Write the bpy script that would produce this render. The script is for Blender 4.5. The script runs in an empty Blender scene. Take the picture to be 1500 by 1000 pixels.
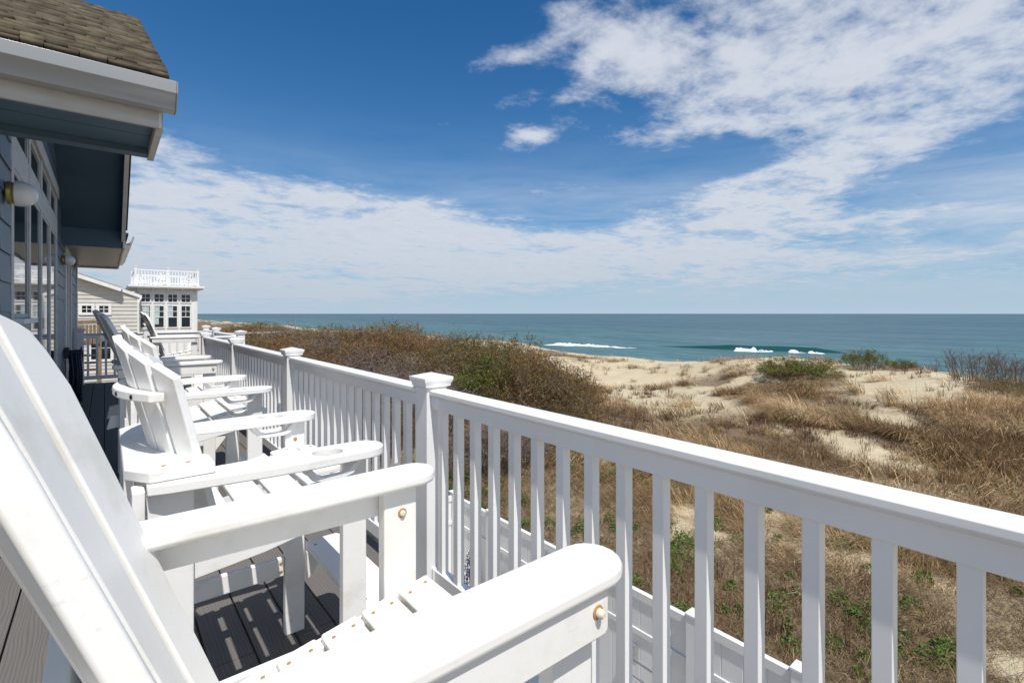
import bpy, bmesh, math, random
import numpy as np
from mathutils import Vector, Matrix
random.seed(7); rng = np.random.default_rng(11)
S = bpy.context.scene
COL = S.collection
R = math.radians
# ------------------------------------------------------------------ camera, sky, sun, exposure
ALPHA = R(39.5)                       # the view turns this far from the railing's direction (+Y) to the sea (+X)
EYE = 1.25
cam_d = bpy.data.cameras.new("camera"); cam = bpy.data.objects.new("camera", cam_d); COL.objects.link(cam)
cam.location = (0, 0, EYE); cam.rotation_euler = (R(90), 0, -ALPHA)
cam_d.sensor_width = 36; cam_d.lens = 724 / 1500 * 36; cam_d.shift_y = -41 / 1500
cam_d.clip_start = 0.02; cam_d.clip_end = 30000
S.camera = cam
SUN = Vector((-.105, -.55, 1)).normalized()
sd = bpy.data.lights.new("sun", 'SUN'); sd.energy = 4.25; sd.angle = R(.55); sd.color = (1, .96, .90)
so = bpy.data.objects.new("sun", sd); COL.objects.link(so); so.location = (0, -10, 30)
so.rotation_euler = (-SUN).to_track_quat('-Z', 'Y').to_euler()
S.view_settings.view_transform = 'Standard'; S.view_settings.look = 'None'
S.view_settings.exposure = .16; S.view_settings.gamma = 1; S.view_settings.use_curve_mapping = False

W = bpy.data.worlds.new("World"); S.world = W; W.use_nodes = True
def make_sky():
    nt = W.node_tree; N = nt.nodes; L = nt.links; N.clear()
    out = N.new('ShaderNodeOutputWorld'); bg = N.new('ShaderNodeBackground'); bg.inputs['Strength'].default_value = .084
    L.new(bg.outputs[0], out.inputs[0])
    sky = N.new('ShaderNodeTexSky'); sky.sky_type = 'NISHITA'; sky.sun_disc = False
    sky.sun_elevation = math.asin(SUN.z); sky.sun_rotation = math.atan2(SUN.x, SUN.y)
    sky.altitude = 10; sky.air_density = 1.0; sky.dust_density = .6; sky.ozone_density = 2.2
    def m(op, a, b=None, c=None, clamp=False):
        n = N.new('ShaderNodeMath'); n.operation = op; n.use_clamp = clamp
        for i, v in enumerate((a, b, c)):
            if v is None: continue
            if isinstance(v, (int, float)): n.inputs[i].default_value = v
            else: L.new(v, n.inputs[i])
        return n.outputs[0]
    tc = N.new('ShaderNodeTexCoord'); sx = N.new('ShaderNodeSeparateXYZ'); L.new(tc.outputs['Generated'], sx.inputs[0])
    x, y, z = sx.outputs
    az = m('MULTIPLY', m('ARCTAN2', x, y), 57.2958)            # compass bearing from +Y, degrees
    el = m('MULTIPLY', m('ARCSINE', z), 57.2958)
    zz = m('ADD', m('MAXIMUM', z, 0), .10)
    cv = N.new('ShaderNodeCombineXYZ'); L.new(m('DIVIDE', x, zz), cv.inputs[0]); L.new(m('DIVIDE', y, zz), cv.inputs[1])
    def noise(scale, detail, rough, dist=0., off=0., sc=(1, 1, 1), rz=0):
        mp = N.new('ShaderNodeMapping'); L.new(cv.outputs[0], mp.inputs[0]); mp.inputs['Location'].default_value = (off, off * .7, 0)
        mp.inputs['Scale'].default_value = sc; mp.inputs['Rotation'].default_value = (0, 0, rz)
        n = N.new('ShaderNodeTexNoise'); L.new(mp.outputs[0], n.inputs['Vector'])
        n.inputs['Scale'].default_value = scale; n.inputs['Detail'].default_value = detail
        n.inputs['Roughness'].default_value = rough; n.inputs['Distortion'].default_value = dist
        return n.outputs[0]
    def px2ae(px, py):                                          # where a cloud stands in the sky
        d = Vector((math.sin(ALPHA), math.cos(ALPHA), 0)) + (px - 750) / 724 * Vector((math.cos(ALPHA), -math.sin(ALPHA), 0)) + Vector((0, 0, (459 - py) / 724))
        d.normalize()
        return math.degrees(math.atan2(d.x, d.y)), math.degrees(math.asin(d.z))
    def blob(px, py, sa, se, tilt, amp):
        a0, e0 = px2ae(px, py); t = R(tilt)
        da = m('SUBTRACT', az, a0); de = m('SUBTRACT', el, e0)
        p = m('DIVIDE', m('ADD', m('MULTIPLY', da, math.cos(t)), m('MULTIPLY', de, math.sin(t))), sa)
        q = m('DIVIDE', m('SUBTRACT', m('MULTIPLY', de, math.cos(t)), m('MULTIPLY', da, math.sin(t))), se)
        r2 = m('ADD', m('MULTIPLY', p, p), m('MULTIPLY', q, q))
        return m('MULTIPLY', m('POWER', 2.71828, m('MULTIPLY', r2, -1)), amp)
    blobs = [(390, 300, 18, 4.6, -9, .40), (640, 335, 15, 3.0, -10, .28), (300, 380, 18, 6, 0, .46), (560, 390, 28, 5.5, 0, .42),
             (1010, 40, 13, 6, 12, .40), (1250, 40, 15, 6.5, 5, .44), (1440, 30, 13, 6, 0, .42), (1060, 165, 15, 2.3, 8, .38), (1270, 150, 10, 1.8, 3, .34),
             (1250, 225, 12, 2.6, 11, .46), (880, 70, 6, 4, 5, .25), (740, 85, 6, 1.6, 8, .44), (770, 203, 5.0, 1.25, 14, .43), (755, 147, 4.5, 1.2, 12, .33), (830, 145, 3, .9, 5, .26), (880, 120, 4, 2, 10, .2), (830, 15, 4, 2, 0, .3),
             (1130, 270, 14, 2.2, 10, .30), (800, 275, 9, 1.2, 3, .28), (1120, 320, 16, 2.4, 4, .28), (900, 370, 26, 3, 0, .20), (1380, 300, 14, 1.0, 8, .16), (1300, 400, 26, 3, 0, .20), (230, 225, 5, 2, 0, .2), (1150, 380, 30, 3, 2, .16)]
    b = None
    for k in blobs:
        q = blob(*k); b = q if b is None else m('ADD', b, q)
    # unseen cloud added behind the camera to neutralise the blue ambient light
    db = m('DIVIDE', m('SUBTRACT', m('ABSOLUTE', m('SUBTRACT', az, 20)), 150), 45)
    b = m('ADD', b, m('MULTIPLY', m('POWER', 2.71828, m('MULTIPLY', m('MULTIPLY', db, db), -1)), .8))
    n1 = noise(2.1, 9, .62, .35, 3.1, (1, 1.25, 1), R(25))
    n2 = noise(7.5, 7, .66, .15, 8.3)
    f = m('ADD', m('MULTIPLY', n1, 1.0), m('MULTIPLY', n2, .70))
    d = m('ADD', m('SUBTRACT', f, 1.10), m('MINIMUM', b, .55))
    mr = N.new('ShaderNodeMapRange'); mr.interpolation_type = 'SMOOTHSTEP'
    L.new(d, mr.inputs[0]); mr.inputs[1].default_value = .0; mr.inputs[2].default_value = .46
    alpha = m('MULTIPLY', mr.outputs[0], .92)
    # thin veil low in the sky
    cw = N.new('ShaderNodeCombineXYZ'); L.new(m('MULTIPLY', az, .055), cw.inputs[0]); L.new(m('MULTIPLY', el, .34), cw.inputs[1])
    nn_ = N.new('ShaderNodeTexNoise'); L.new(cw.outputs[0], nn_.inputs['Vector']); nn_.inputs['Scale'].default_value = 1.0; nn_.inputs['Detail'].default_value = 8; nn_.inputs['Roughness'].default_value = .62; nn_.inputs['Distortion'].default_value = .35
    n3 = nn_.outputs[0]
    veil = m('MULTIPLY', m('MULTIPLY', m('SUBTRACT', n3, .31, clamp=True), 2.9, clamp=True), m('POWER', 2.71828, m('MULTIPLY', m('POWER', m('DIVIDE', m('SUBTRACT', el, 6), 7), 2), -1)))
    alpha = m('MINIMUM', m('ADD', alpha, m('MULTIPLY', veil, .8)), .95)
    # cloud tone: thick middles a little greyer
    cr = N.new('ShaderNodeMapRange'); L.new(m('ADD', m('MULTIPLY', d, .8), m('MULTIPLY', n2, .5)), cr.inputs[0]); cr.inputs[1].default_value = .1; cr.inputs[2].default_value = .95
    cc = N.new('ShaderNodeMixRGB'); L.new(cr.outputs[0], cc.inputs[0]); cc.inputs[1].default_value = (9.8, 10.0, 10.4, 1); cc.inputs[2].default_value = (6.6, 7.1, 8.0, 1)
    tint = N.new('ShaderNodeMixRGB'); tint.blend_type = 'MULTIPLY'; tint.inputs[0].default_value = 1; L.new(sky.outputs[0], tint.inputs[1]); tint.inputs[2].default_value = (.17, .72, 1.12, 1)
    hz_ = N.new('ShaderNodeMixRGB'); L.new(m('MULTIPLY', m('POWER', 2.71828, m('MULTIPLY', m('MAXIMUM', el, 0), -.125)), .97), hz_.inputs[0]); L.new(tint.outputs[0], hz_.inputs[1]); hz_.inputs[2].default_value = (4.9, 6.4, 7.9, 1)
    mx = N.new('ShaderNodeMixRGB'); L.new(alpha, mx.inputs[0]); L.new(hz_.outputs[0], mx.inputs[1]); lo = N.new('ShaderNodeMixRGB'); L.new(m('POWER', 2.71828, m('MULTIPLY', m('MAXIMUM', el, 0), -.07)), lo.inputs[0]); L.new(cc.outputs[0], lo.inputs[1]); lo.inputs[2].default_value = (5.4, 6.1, 7.1, 1)
    L.new(lo.outputs[0], mx.inputs[2])
    L.new(mx.outputs[0], bg.inputs['Color'])
make_sky()

# ------------------------------------------------------------------ materials
MATS = {}
class Mat:
    def __init__(s, name, base=(.8, .8, .8), rough=.5, metal=0., spec=.5):
        s.m = bpy.data.materials.new(name); s.m.use_nodes = True; s.nt = s.m.node_tree; s.N = s.nt.nodes; s.L = s.nt.links
        s.b = s.N['Principled BSDF']; s.b.inputs['Base Color'].default_value = (*base, 1); s.b.inputs['Roughness'].default_value = rough
        s.b.inputs['Metallic'].default_value = metal; s.b.inputs['Specular IOR Level'].default_value = spec
        s.base = base; MATS[name] = s.m
    def coord(s, scale=(1, 1, 1), rot=(0, 0, 0), kind='Object'):
        t = s.N.new('ShaderNodeTexCoord'); mp = s.N.new('ShaderNodeMapping'); s.L.new(t.outputs[kind], mp.inputs[0])
        mp.inputs['Scale'].default_value = scale; mp.inputs['Rotation'].default_value = rot; return mp.outputs[0]
    def world(s, scale=(1, 1, 1)):
        g = s.N.new('ShaderNodeNewGeometry'); mp = s.N.new('ShaderNodeMapping'); s.L.new(g.outputs['Position'], mp.inputs[0])
        mp.inputs['Scale'].default_value = scale; return mp.outputs[0]
    def noise(s, vec, scale=5, detail=4, rough=.55, dist=0.):
        n = s.N.new('ShaderNodeTexNoise'); s.L.new(vec, n.inputs['Vector']); n.inputs['Scale'].default_value = scale
        n.inputs['Detail'].default_value = detail; n.inputs['Roughness'].default_value = rough; n.inputs['Distortion'].default_value = dist
        return n.outputs[0]
    def ramp(s, fac, stops):
        r = s.N.new('ShaderNodeValToRGB'); s.L.new(fac, r.inputs[0]); e = r.color_ramp.elements
        while len(e) < len(stops): e.new(.5)
        for k, (p, c) in zip(e, stops): k.position = p; k.color = (*c, 1) if len(c) == 3 else c
        return r.outputs[0]
    def mix(s, fac, a, b, mode='MIX'):
        n = s.N.new('ShaderNodeMixRGB'); n.blend_type = mode
        for i, v in enumerate((fac, a, b)):
            if isinstance(v, (int, float)): n.inputs[i].default_value = v
            elif isinstance(v, tuple): n.inputs[i].default_value = (*v, 1)
            else: s.L.new(v, n.inputs[i])
        return n.outputs[0]
    def math(s, op, a, b=0.):
        n = s.N.new('ShaderNodeMath'); n.operation = op
        for i, v in enumerate((a, b)):
            if isinstance(v, (int, float)): n.inputs[i].default_value = v
            else: s.L.new(v, n.inputs[i])
        return n.outputs[0]
    def color(s, c): s.L.new(c, s.b.inputs['Base Color'])
    def rough(s, c): s.L.new(c, s.b.inputs['Roughness'])
    def bump(s, h, strength=.3, dist=.01):
        b = s.N.new('ShaderNodeBump'); s.L.new(h, b.inputs['Height']); b.inputs['Strength'].default_value = strength; b.inputs['Distance'].default_value = dist
        s.L.new(b.outputs[0], s.b.inputs['Normal'])

m = Mat('white_vinyl', (.80, .81, .82), .32); v = m.world(); n = m.noise(v, 3, 5)
m.color(m.ramp(n, [(.3, (.765, .76, .75)), (.6, (.83, .825, .815))])); m.bump(m.noise(v, 220, 2), .03, .001)
m = Mat('chair_paint', (.82, .81, .78), .42); v = m.coord(); n = m.noise(v, 7, 6, .65)
m.color(m.mix(m.ramp(m.noise(m.coord((9, 55, 55)), 3, 5, .75), [(.60, (0, 0, 0)), (.74, (.55, .55, .55))]), m.ramp(n, [(.28, (.72, .69, .62)), (.46, (.83, .81, .765)), (.75, (.85, .835, .795))]), (.56, .52, .45))); m.bump(m.noise(m.coord((6, 60, 60)), 5, 4), .06, .0012)
m = Mat('chair_paint_cool', (.82, .82, .81), .45); v = m.coord(); n = m.noise(v, 9, 6, .65)
m.color(m.mix(m.ramp(m.noise(m.coord((30, 30, 30)), 3, 5, .75), [(.60, (0, 0, 0)), (.74, (.55, .55, .55))]), m.ramp(n, [(.25, (.69, .665, .61)), (.44, (.82, .805, .775)), (.75, (.84, .828, .80))]), (.58, .54, .47))); m.bump(m.noise(v, 160, 3), .07, .0012)
Mat('rust', (.42, .22, .09), .8); Mat('bolt_head', (.70, .60, .47), .55)
m = Mat('deck_board', (.12, .11, .108), .75, 0, .08)
v = m.world(); w = m.N.new('ShaderNodeTexWave'); w.wave_type = 'BANDS'; w.bands_direction = 'X'
vv = m.world((1, .16, 1)); m.L.new(vv, w.inputs['Vector']); w.inputs['Scale'].default_value = 26; w.inputs['Distortion'].default_value = 9; w.inputs['Detail'].default_value = 1.5; w.inputs['Detail Scale'].default_value = .7
bx = m.N.new('ShaderNodeSeparateXYZ'); m.L.new(v, bx.inputs[0])
cell = m.math('FLOOR', m.math('DIVIDE', bx.outputs[0], .1445)); wn = m.N.new('ShaderNodeTexWhiteNoise'); wn.noise_dimensions = '1D'; m.L.new(cell, wn.inputs['W'])
c1 = m.ramp(w.outputs['Fac'], [(.1, (.105, .098, .095)), (.6, (.142, .132, .126))])
c2 = m.mix(m.math('MULTIPLY', wn.outputs['Value'], .25), c1, (.16, .143, .13)); c3 = m.mix(m.math('MULTIPLY', m.noise(v, 2.2, 5), .5), c2, (.172, .155, .138))
m.color(c3); m.bump(w.outputs['Fac'], .25, .002)
m = Mat('siding_blue', (.11, .17, .25), .5); m.color(m.ramp(m.noise(m.world(), 4, 5), [(.3, (.066, .105, .155)), (.7, (.085, .13, .185))]))
m = Mat('soffit_blue', (.07, .115, .16), .5); m.color(m.ramp(m.noise(m.world(), 2, 4), [(.3, (.05, .10, .145)), (.7, (.068, .13, .185))]))
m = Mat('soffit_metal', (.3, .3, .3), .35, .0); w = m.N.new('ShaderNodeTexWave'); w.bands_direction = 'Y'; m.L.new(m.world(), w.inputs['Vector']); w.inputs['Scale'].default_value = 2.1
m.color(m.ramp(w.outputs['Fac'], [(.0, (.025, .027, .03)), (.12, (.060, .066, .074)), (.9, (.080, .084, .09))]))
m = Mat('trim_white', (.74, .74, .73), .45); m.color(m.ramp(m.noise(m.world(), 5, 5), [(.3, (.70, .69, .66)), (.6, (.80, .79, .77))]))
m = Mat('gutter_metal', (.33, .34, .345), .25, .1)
m = Mat('trim_shaded', (.5, .5, .49), .55); m.color(m.ramp(m.noise(m.world((1, 6, 6)), 3, 6, .65), [(.3, (.40, .39, .37)), (.6, (.52, .51, .49))]))  # white trim with the shade under the eaves put into its colour
m = Mat('shingle', (.14, .115, .085), .85); n = m.noise(m.world(), 9, 6, .7); n2 = m.noise(m.world((1, 1, 1)), 60, 3)
at = m.N.new('ShaderNodeAttribute'); at.attribute_name = 'Col'
m.color(m.mix(.75, m.ramp(n, [(.25, (.052, .041, .027)), (.5, (.112, .092, .062)), (.75, (.19, .158, .110))]), at.outputs['Color'], 'MULTIPLY')); m.bump(n2, .5, .004)
m = Mat('glass_pane', (.015, .02, .025), .03, 0, .6); m.bump(m.noise(m.world(), 1.2, 1), .03, .01)
Mat('curtain', (.45, .55, .56), .9); Mat('black_metal', (.02, .02, .022), .5); Mat('brass', (.55, .42, .14), .4, .8)
Mat('frosted_globe', (.72, .73, .74), .25); m = Mat('hose_rubber', (.012, .02, .04), .4)
m = Mat('siding_grey', (.47, .46, .44), .6); m.color(m.ramp(m.noise(m.world(), 2, 5), [(.3, (.50, .475, .43)), (.7, (.58, .555, .51))]))
m = Mat('roof_grey', (.12, .12, .125), .9); m.color(m.ramp(m.noise(m.world(), 12, 5), [(.3, (.07, .07, .075)), (.7, (.16, .16, .165))]))
m = Mat('old_wood', (.25, .18, .12), .8); m.color(m.ramp(m.noise(m.world((4, 4, .6)), 6, 6, .7), [(.25, (.10, .065, .04)), (.5, (.24, .165, .105)), (.75, (.36, .28, .20))]))
Mat('steel', (.55, .56, .57), .3, .8); Mat('dark_under', (.02, .02, .02), .9)
m = Mat('patio_concrete', (.4, .38, .35), .85); m.color(m.ramp(m.noise(m.world(), 1.5, 7), [(.3, (.33, .31, .28)), (.7, (.44, .42, .385))]))
m = Mat('towel_print', (.8, .8, .8), .9); vo = m.N.new('ShaderNodeTexVoronoi'); m.L.new(m.coord(), vo.inputs['Vector']); vo.inputs['Scale'].default_value = 24; vo.feature = 'DISTANCE_TO_EDGE'
m.color(m.ramp(m.math('ADD', vo.outputs['Distance'], m.math('MULTIPLY', m.noise(m.coord(), 30, 2), .12)), [(.155, (.02, .045, .13)), (.175, (.80, .80, .76))]))
# ground: sand with a thatch of dead grass where it grows
m = Mat('dune_sand', (.42, .34, .25), .95)
at = m.N.new('ShaderNodeAttribute'); at.attribute_name = 'Col'; v = m.world()
n1 = m.noise(v, .9, 8, .65); n2 = m.noise(v, 7, 6, .7); n3 = m.noise(v, 40, 4, .7)
sand = m.ramp(n1, [(.3, (.46, .38, .245)), (.7, (.57, .48, .325))])
thatch = m.ramp(n3, [(.25, (.055, .038, .02)), (.5, (.16, .11, .06)), (.75, (.30, .22, .125))])
se = m.N.new('ShaderNodeSeparateColor'); m.L.new(at.outputs['Color'], se.inputs[0])
fac = m.ramp(m.math('ADD', m.math('ADD', se.outputs[0], m.math('MULTIPLY', n2, .7)), -.35), [(.30, (0, 0, 0)), (.62, (1, 1, 1))])
m.color(m.mix(fac, sand, thatch)); m.bump(m.math('ADD', m.math('MULTIPLY', n1, 1.0), m.math('MULTIPLY', n2, .35)), .9, .12)
# water
m = Mat('sea_water', (.012, .085, .105), .3, 0, 0)
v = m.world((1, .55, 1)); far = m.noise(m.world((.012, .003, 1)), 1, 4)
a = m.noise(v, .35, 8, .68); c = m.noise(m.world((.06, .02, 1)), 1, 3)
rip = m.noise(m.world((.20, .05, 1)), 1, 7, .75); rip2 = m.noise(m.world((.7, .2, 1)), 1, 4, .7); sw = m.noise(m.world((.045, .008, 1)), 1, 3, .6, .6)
k = m.ramp(m.math('ADD', m.math('ADD', m.math('MULTIPLY', rip, .5), m.math('MULTIPLY', rip2, .35)), m.math('MULTIPLY', sw, .25)), [(.43, (0, 0, 0)), (.66, (1, 1, 1))])  # light and dark faces of ripples and swell painted into the colour
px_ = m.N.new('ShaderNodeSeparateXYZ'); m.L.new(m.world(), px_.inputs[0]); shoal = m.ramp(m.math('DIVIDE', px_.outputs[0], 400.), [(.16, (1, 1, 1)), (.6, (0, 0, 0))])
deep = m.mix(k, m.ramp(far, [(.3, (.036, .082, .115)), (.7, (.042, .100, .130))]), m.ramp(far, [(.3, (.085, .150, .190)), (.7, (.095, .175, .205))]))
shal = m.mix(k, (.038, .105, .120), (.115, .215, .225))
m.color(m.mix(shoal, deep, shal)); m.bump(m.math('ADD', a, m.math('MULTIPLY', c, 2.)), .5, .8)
gl = m.N.new('ShaderNodeBsdfGlossy'); gl.inputs['Roughness'].default_value = .22; ms = m.N.new('ShaderNodeMixShader'); ms.inputs[0].default_value = .16
bmp = [n_ for n_ in m.N if n_.bl_idname == 'ShaderNodeBump'][0]; m.L.new(bmp.outputs[0], gl.inputs['Normal'])
m.L.new(m.b.outputs[0], ms.inputs[1]); m.L.new(gl.outputs[0], ms.inputs[2]); m.L.new(ms.outputs[0], m.N['Material Output'].inputs['Surface'])
m = Mat('wave_water', (.012, .068, .066), .2, 0, .25); m.bump(m.noise(m.world(), 1.5, 5), .4, .2)
m = Mat('foam', (.80, .83, .84), .9); m.color(m.ramp(m.noise(m.world((1, .5, 3)), 1.4, 5, .7), [(.35, (.50, .58, .60)), (.6, (.84, .86, .86))])); m.bump(m.noise(m.world(), 1.2, 6, .7), .7, .2)
at = m.N.new('ShaderNodeAttribute'); at.attribute_name = 'Col'; sc = m.N.new('ShaderNodeSeparateColor'); m.L.new(at.outputs['Color'], sc.inputs[0])
lace = m.math('ADD', m.math('MULTIPLY', m.noise(m.world((1.1, .35, 1)), 1, 6, .72), 1.5), m.math('SUBTRACT', m.math('MULTIPLY', sc.outputs[0], 1.9), 1.52))
m.L.new(m.ramp(lace, [(.22, (0, 0, 0)), (.55, (1, 1, 1))]), m.b.inputs['Alpha'])
def vcol_mat(name, rough=.8, transl=.0):
    m = Mat(name, (.3, .3, .3), rough, 0, .2); at = m.N.new('ShaderNodeAttribute'); at.attribute_name = 'Col'; m.color(at.outputs['Color'])
    if transl:
        tr = m.N.new('ShaderNodeBsdfTranslucent'); m.L.new(at.outputs['Color'], tr.inputs['Color']); ms = m.N.new('ShaderNodeMixShader'); ms.inputs[0].default_value = transl
        m.L.new(m.b.outputs[0], ms.inputs[1]); m.L.new(tr.outputs[0], ms.inputs[2]); m.L.new(ms.outputs[0], m.N['Material Output'].inputs['Surface'])
    return m
vcol_mat('dry_grass', .7, .25); vcol_mat('shrub_leaf', .65, .3); vcol_mat('weed_leaf', .55, .3)
M = MATS

# ------------------------------------------------------------------ mesh helpers
class MB:
    def __init__(s): s.v = []; s.f = []
    def add(s, vs, fs):
        o = len(s.v); s.v += [tuple(p) for p in vs]; s.f += [tuple(i + o for i in f) for f in fs]; return s
    def box(s, x0, x1, y0, y1, z0, z1):
        return s.add([(x0, y0, z0), (x1, y0, z0), (x1, y1, z0), (x0, y1, z0), (x0, y0, z1), (x1, y0, z1), (x1, y1, z1), (x0, y1, z1)],
                     [(0, 3, 2, 1), (4, 5, 6, 7), (0, 1, 5, 4), (1, 2, 6, 5), (2, 3, 7, 6), (3, 0, 4, 7)])
    def bar(s, p0, p1, w, t, side=(0, 1, 0)):               # beam p0->p1; w across 'side', t across the third axis
        p0, p1 = Vector(p0), Vector(p1); d = (p1 - p0).normalized(); sd_ = Vector(side); sd_ = (sd_ - sd_.dot(d) * d).normalized(); up = d.cross(sd_)
        vs = [p + sd_ * w / 2 * a + up * t / 2 * b for p in (p0, p1) for a, b in ((-1, -1), (1, -1), (1, 1), (-1, 1))]
        return s.add(vs, [(0, 1, 2, 3), (7, 6, 5, 4), (0, 4, 5, 1), (1, 5, 6, 2), (2, 6, 7, 3), (3, 7, 4, 0)])
    def prism(s, pts, O=(0, 0, 0), U=(1, 0, 0), V=(0, 1, 0), th=.03, holes=()):
        O, U, V = Vector(O), Vector(U), Vector(V); Nn = U.cross(V).normalized()
        bm = bmesh.new(); es = []
        for loop in [pts] + list(holes):
            vs = [bm.verts.new(O + U * a + V * b) for a, b in loop]
            es += [bm.edges.new((vs[i], vs[(i + 1) % len(vs)])) for i in range(len(vs))]
        if holes: bmesh.ops.triangle_fill(bm, use_beauty=True, use_dissolve=False, edges=es)
        else: bm.faces.new([v for v in bm.verts])
        r = bmesh.ops.extrude_face_region(bm, geom=bm.faces[:])
        bmesh.ops.translate(bm, verts=[g for g in r['geom'] if isinstance(g, bmesh.types.BMVert)], vec=Nn * th)
        bmesh.ops.recalc_face_normals(bm, faces=bm.faces[:])
        bm.verts.index_update(); s.add([v.co[:] for v in bm.verts], [[v.index for v in f.verts] for f in bm.faces]); bm.free(); return s
    def sweep(s, prof, y0, y1):                              # (x,z) profile swept along y
        return s.prism(prof, (0, y0, 0), (1, 0, 0), (0, 0, 1), -(y1 - y0)) if False else s._sw(prof, y0, y1)
    def _sw(s, prof, y0, y1):
        n = len(prof); vs = [(a, y0, b) for a, b in prof] + [(a, y1, b) for a, b in prof]
        fs = [(i, (i + 1) % n, n + (i + 1) % n, n + i) for i in range(n)] + [tuple(range(n))[::-1], tuple(range(n, 2 * n))]
        return s.add(vs, fs)
    def tube(s, pts, r, n=8):
        pts = [Vector(p) for p in pts]; rings = []
        for i, p in enumerate(pts):
            d = (pts[min(i + 1, len(pts) - 1)] - pts[max(i - 1, 0)]).normalized(); a = d.orthogonal().normalized(); 
            if rings: a = (pa - pa.dot(d) * d).normalized()
            pa = a; b = d.cross(a); rr = r[i] if isinstance(r, (list, tuple)) else r
            rings.append([p + (a * math.cos(2 * math.pi * k / n) + b * math.sin(2 * math.pi * k / n)) * rr for k in range(n)])
        vs = [v for ring in rings for v in ring]
        fs = [(i * n + k, i * n + (k + 1) % n, (i + 1) * n + (k + 1) % n, (i + 1) * n + k) for i in range(len(pts) - 1) for k in range(n)]
        fs += [tuple(range(n))[::-1], tuple(range((len(pts) - 1) * n, len(pts) * n))]
        return s.add(vs, fs)
    def lathe(s, prof, O=(0, 0, 0), A=(0, 0, 1), n=20):      # prof: (radius, height along A)
        O, A = Vector(O), Vector(A).normalized(); a = A.orthogonal().normalized(); b = A.cross(a)
        vs = [O + A * h + (a * math.cos(2 * math.pi * k / n) + b * math.sin(2 * math.pi * k / n)) * r for r, h in prof for k in range(n)]
        fs = [(i * n + k, i * n + (k + 1) % n, (i + 1) * n + (k + 1) % n, (i + 1) * n + k) for i in range(len(prof) - 1) for k in range(n)]
        fs += [tuple(range(n))[::-1], tuple(range((len(prof) - 1) * n, len(prof) * n))]
        return s.add(vs, fs)
    def build(s, name, mat, parent=None, bevel=0, seg=2, smooth=False):
        me = bpy.data.meshes.new(name); me.from_pydata(s.v, [], s.f); me.materials.append(M[mat])
        bm = bmesh.new(); bm.from_mesh(me); bmesh.ops.recalc_face_normals(bm, faces=bm.faces[:]); bm.to_mesh(me); bm.free()
        o = bpy.data.objects.new(name, me); COL.objects.link(o)
        if parent: o.parent = parent
        if bevel:
            md = o.modifiers.new('bevel', 'BEVEL'); md.width = bevel; md.segments = seg; md.limit_method = 'ANGLE'; md.angle_limit = R(35); md.harden_normals = True
            me.shade_smooth()
        elif smooth:
            me.shade_smooth(); me.set_sharp_from_angle(angle=R(40))
        return o
def tag(o, label=None, cat=None, group=None, kind=None):
    for k, v_ in (('label', label), ('category', cat), ('group', group), ('kind', kind)):
        if v_: o[k] = v_
    return o
def thing(name, label, cat, loc=(0, 0, 0), rz=0, group=None):
    o = bpy.data.objects.new(name, None); COL.objects.link(o); o.location = loc; o.rotation_euler = (0, 0, rz); o.empty_display_size = .1
    return tag(o, label, cat, group)
def copy_tree(o, parent=None):
    c = o.copy(); COL.objects.link(c); c.parent = parent
    for ch in list(o.children): copy_tree(ch, c)
    return c
def np_mesh(name, V, F, mat, cols=None, smooth=False):
    me = bpy.data.meshes.new(name); k = F.shape[1]
    me.vertices.add(len(V)); me.vertices.foreach_set('co', V.astype(np.float32).ravel())
    me.loops.add(F.size); me.loops.foreach_set('vertex_index', F.astype(np.int32).ravel())
    me.polygons.add(len(F)); me.polygons.foreach_set('loop_start', np.arange(0, F.size, k, dtype=np.int32)); me.polygons.foreach_set('loop_total', np.full(len(F), k, dtype=np.int32))
    if smooth: me.polygons.foreach_set('use_smooth', np.ones(len(F), dtype=bool))
    if cols is not None:
        a = me.color_attributes.new('Col', 'FLOAT_COLOR', 'POINT'); a.data.foreach_set('color', np.c_[cols, np.ones(len(cols))].astype(np.float32).ravel())
    me.update(calc_edges=True); me.materials.append(M[mat]); return me
def np_obj(name, me, parent=None):
    o = bpy.data.objects.new(name, me); COL.objects.link(o)
    if parent: o.parent = parent
    return o
CA, SA = math.cos(ALPHA), math.sin(ALPHA)
def ray(px, D):                                              # plan position at view depth D on the bearing of photo column px
    t = (px - 750) / 724 * D
    return D * SA + t * CA, D * CA - t * SA

# ------------------------------------------------------------------ terrain
def vnoise(x, y, seed=0):
    r = np.random.default_rng(seed); T = r.random((64, 64))
    xi = np.floor(x).astype(int); yi = np.floor(y).astype(int); fx = x - xi; fy = y - yi
    fx = fx * fx * (3 - 2 * fx); fy = fy * fy * (3 - 2 * fy)
    g = lambda a, b: T[a % 64, b % 64]
    return (g(xi, yi) * (1 - fx) + g(xi + 1, yi) * fx) * (1 - fy) + (g(xi, yi + 1) * (1 - fx) + g(xi + 1, yi + 1) * fx) * fy
def fbm(x, y, seed, o=4):
    t = 0; a = 1; s = 0
    for k in range(o): t = t + a * vnoise(x * 2 ** k, y * 2 ** k, seed + k); s += a; a *= .5
    return t / s
def sst(a, b, x): t = np.clip((x - a) / (b - a), 0, 1); return t * t * (3 - 2 * t)
def gauss(x, y, cx, cy, sx, sy): return np.exp(-((x - cx) / sx) ** 2 - ((y - cy) / sy) ** 2)
SEA = -6.75
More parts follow.
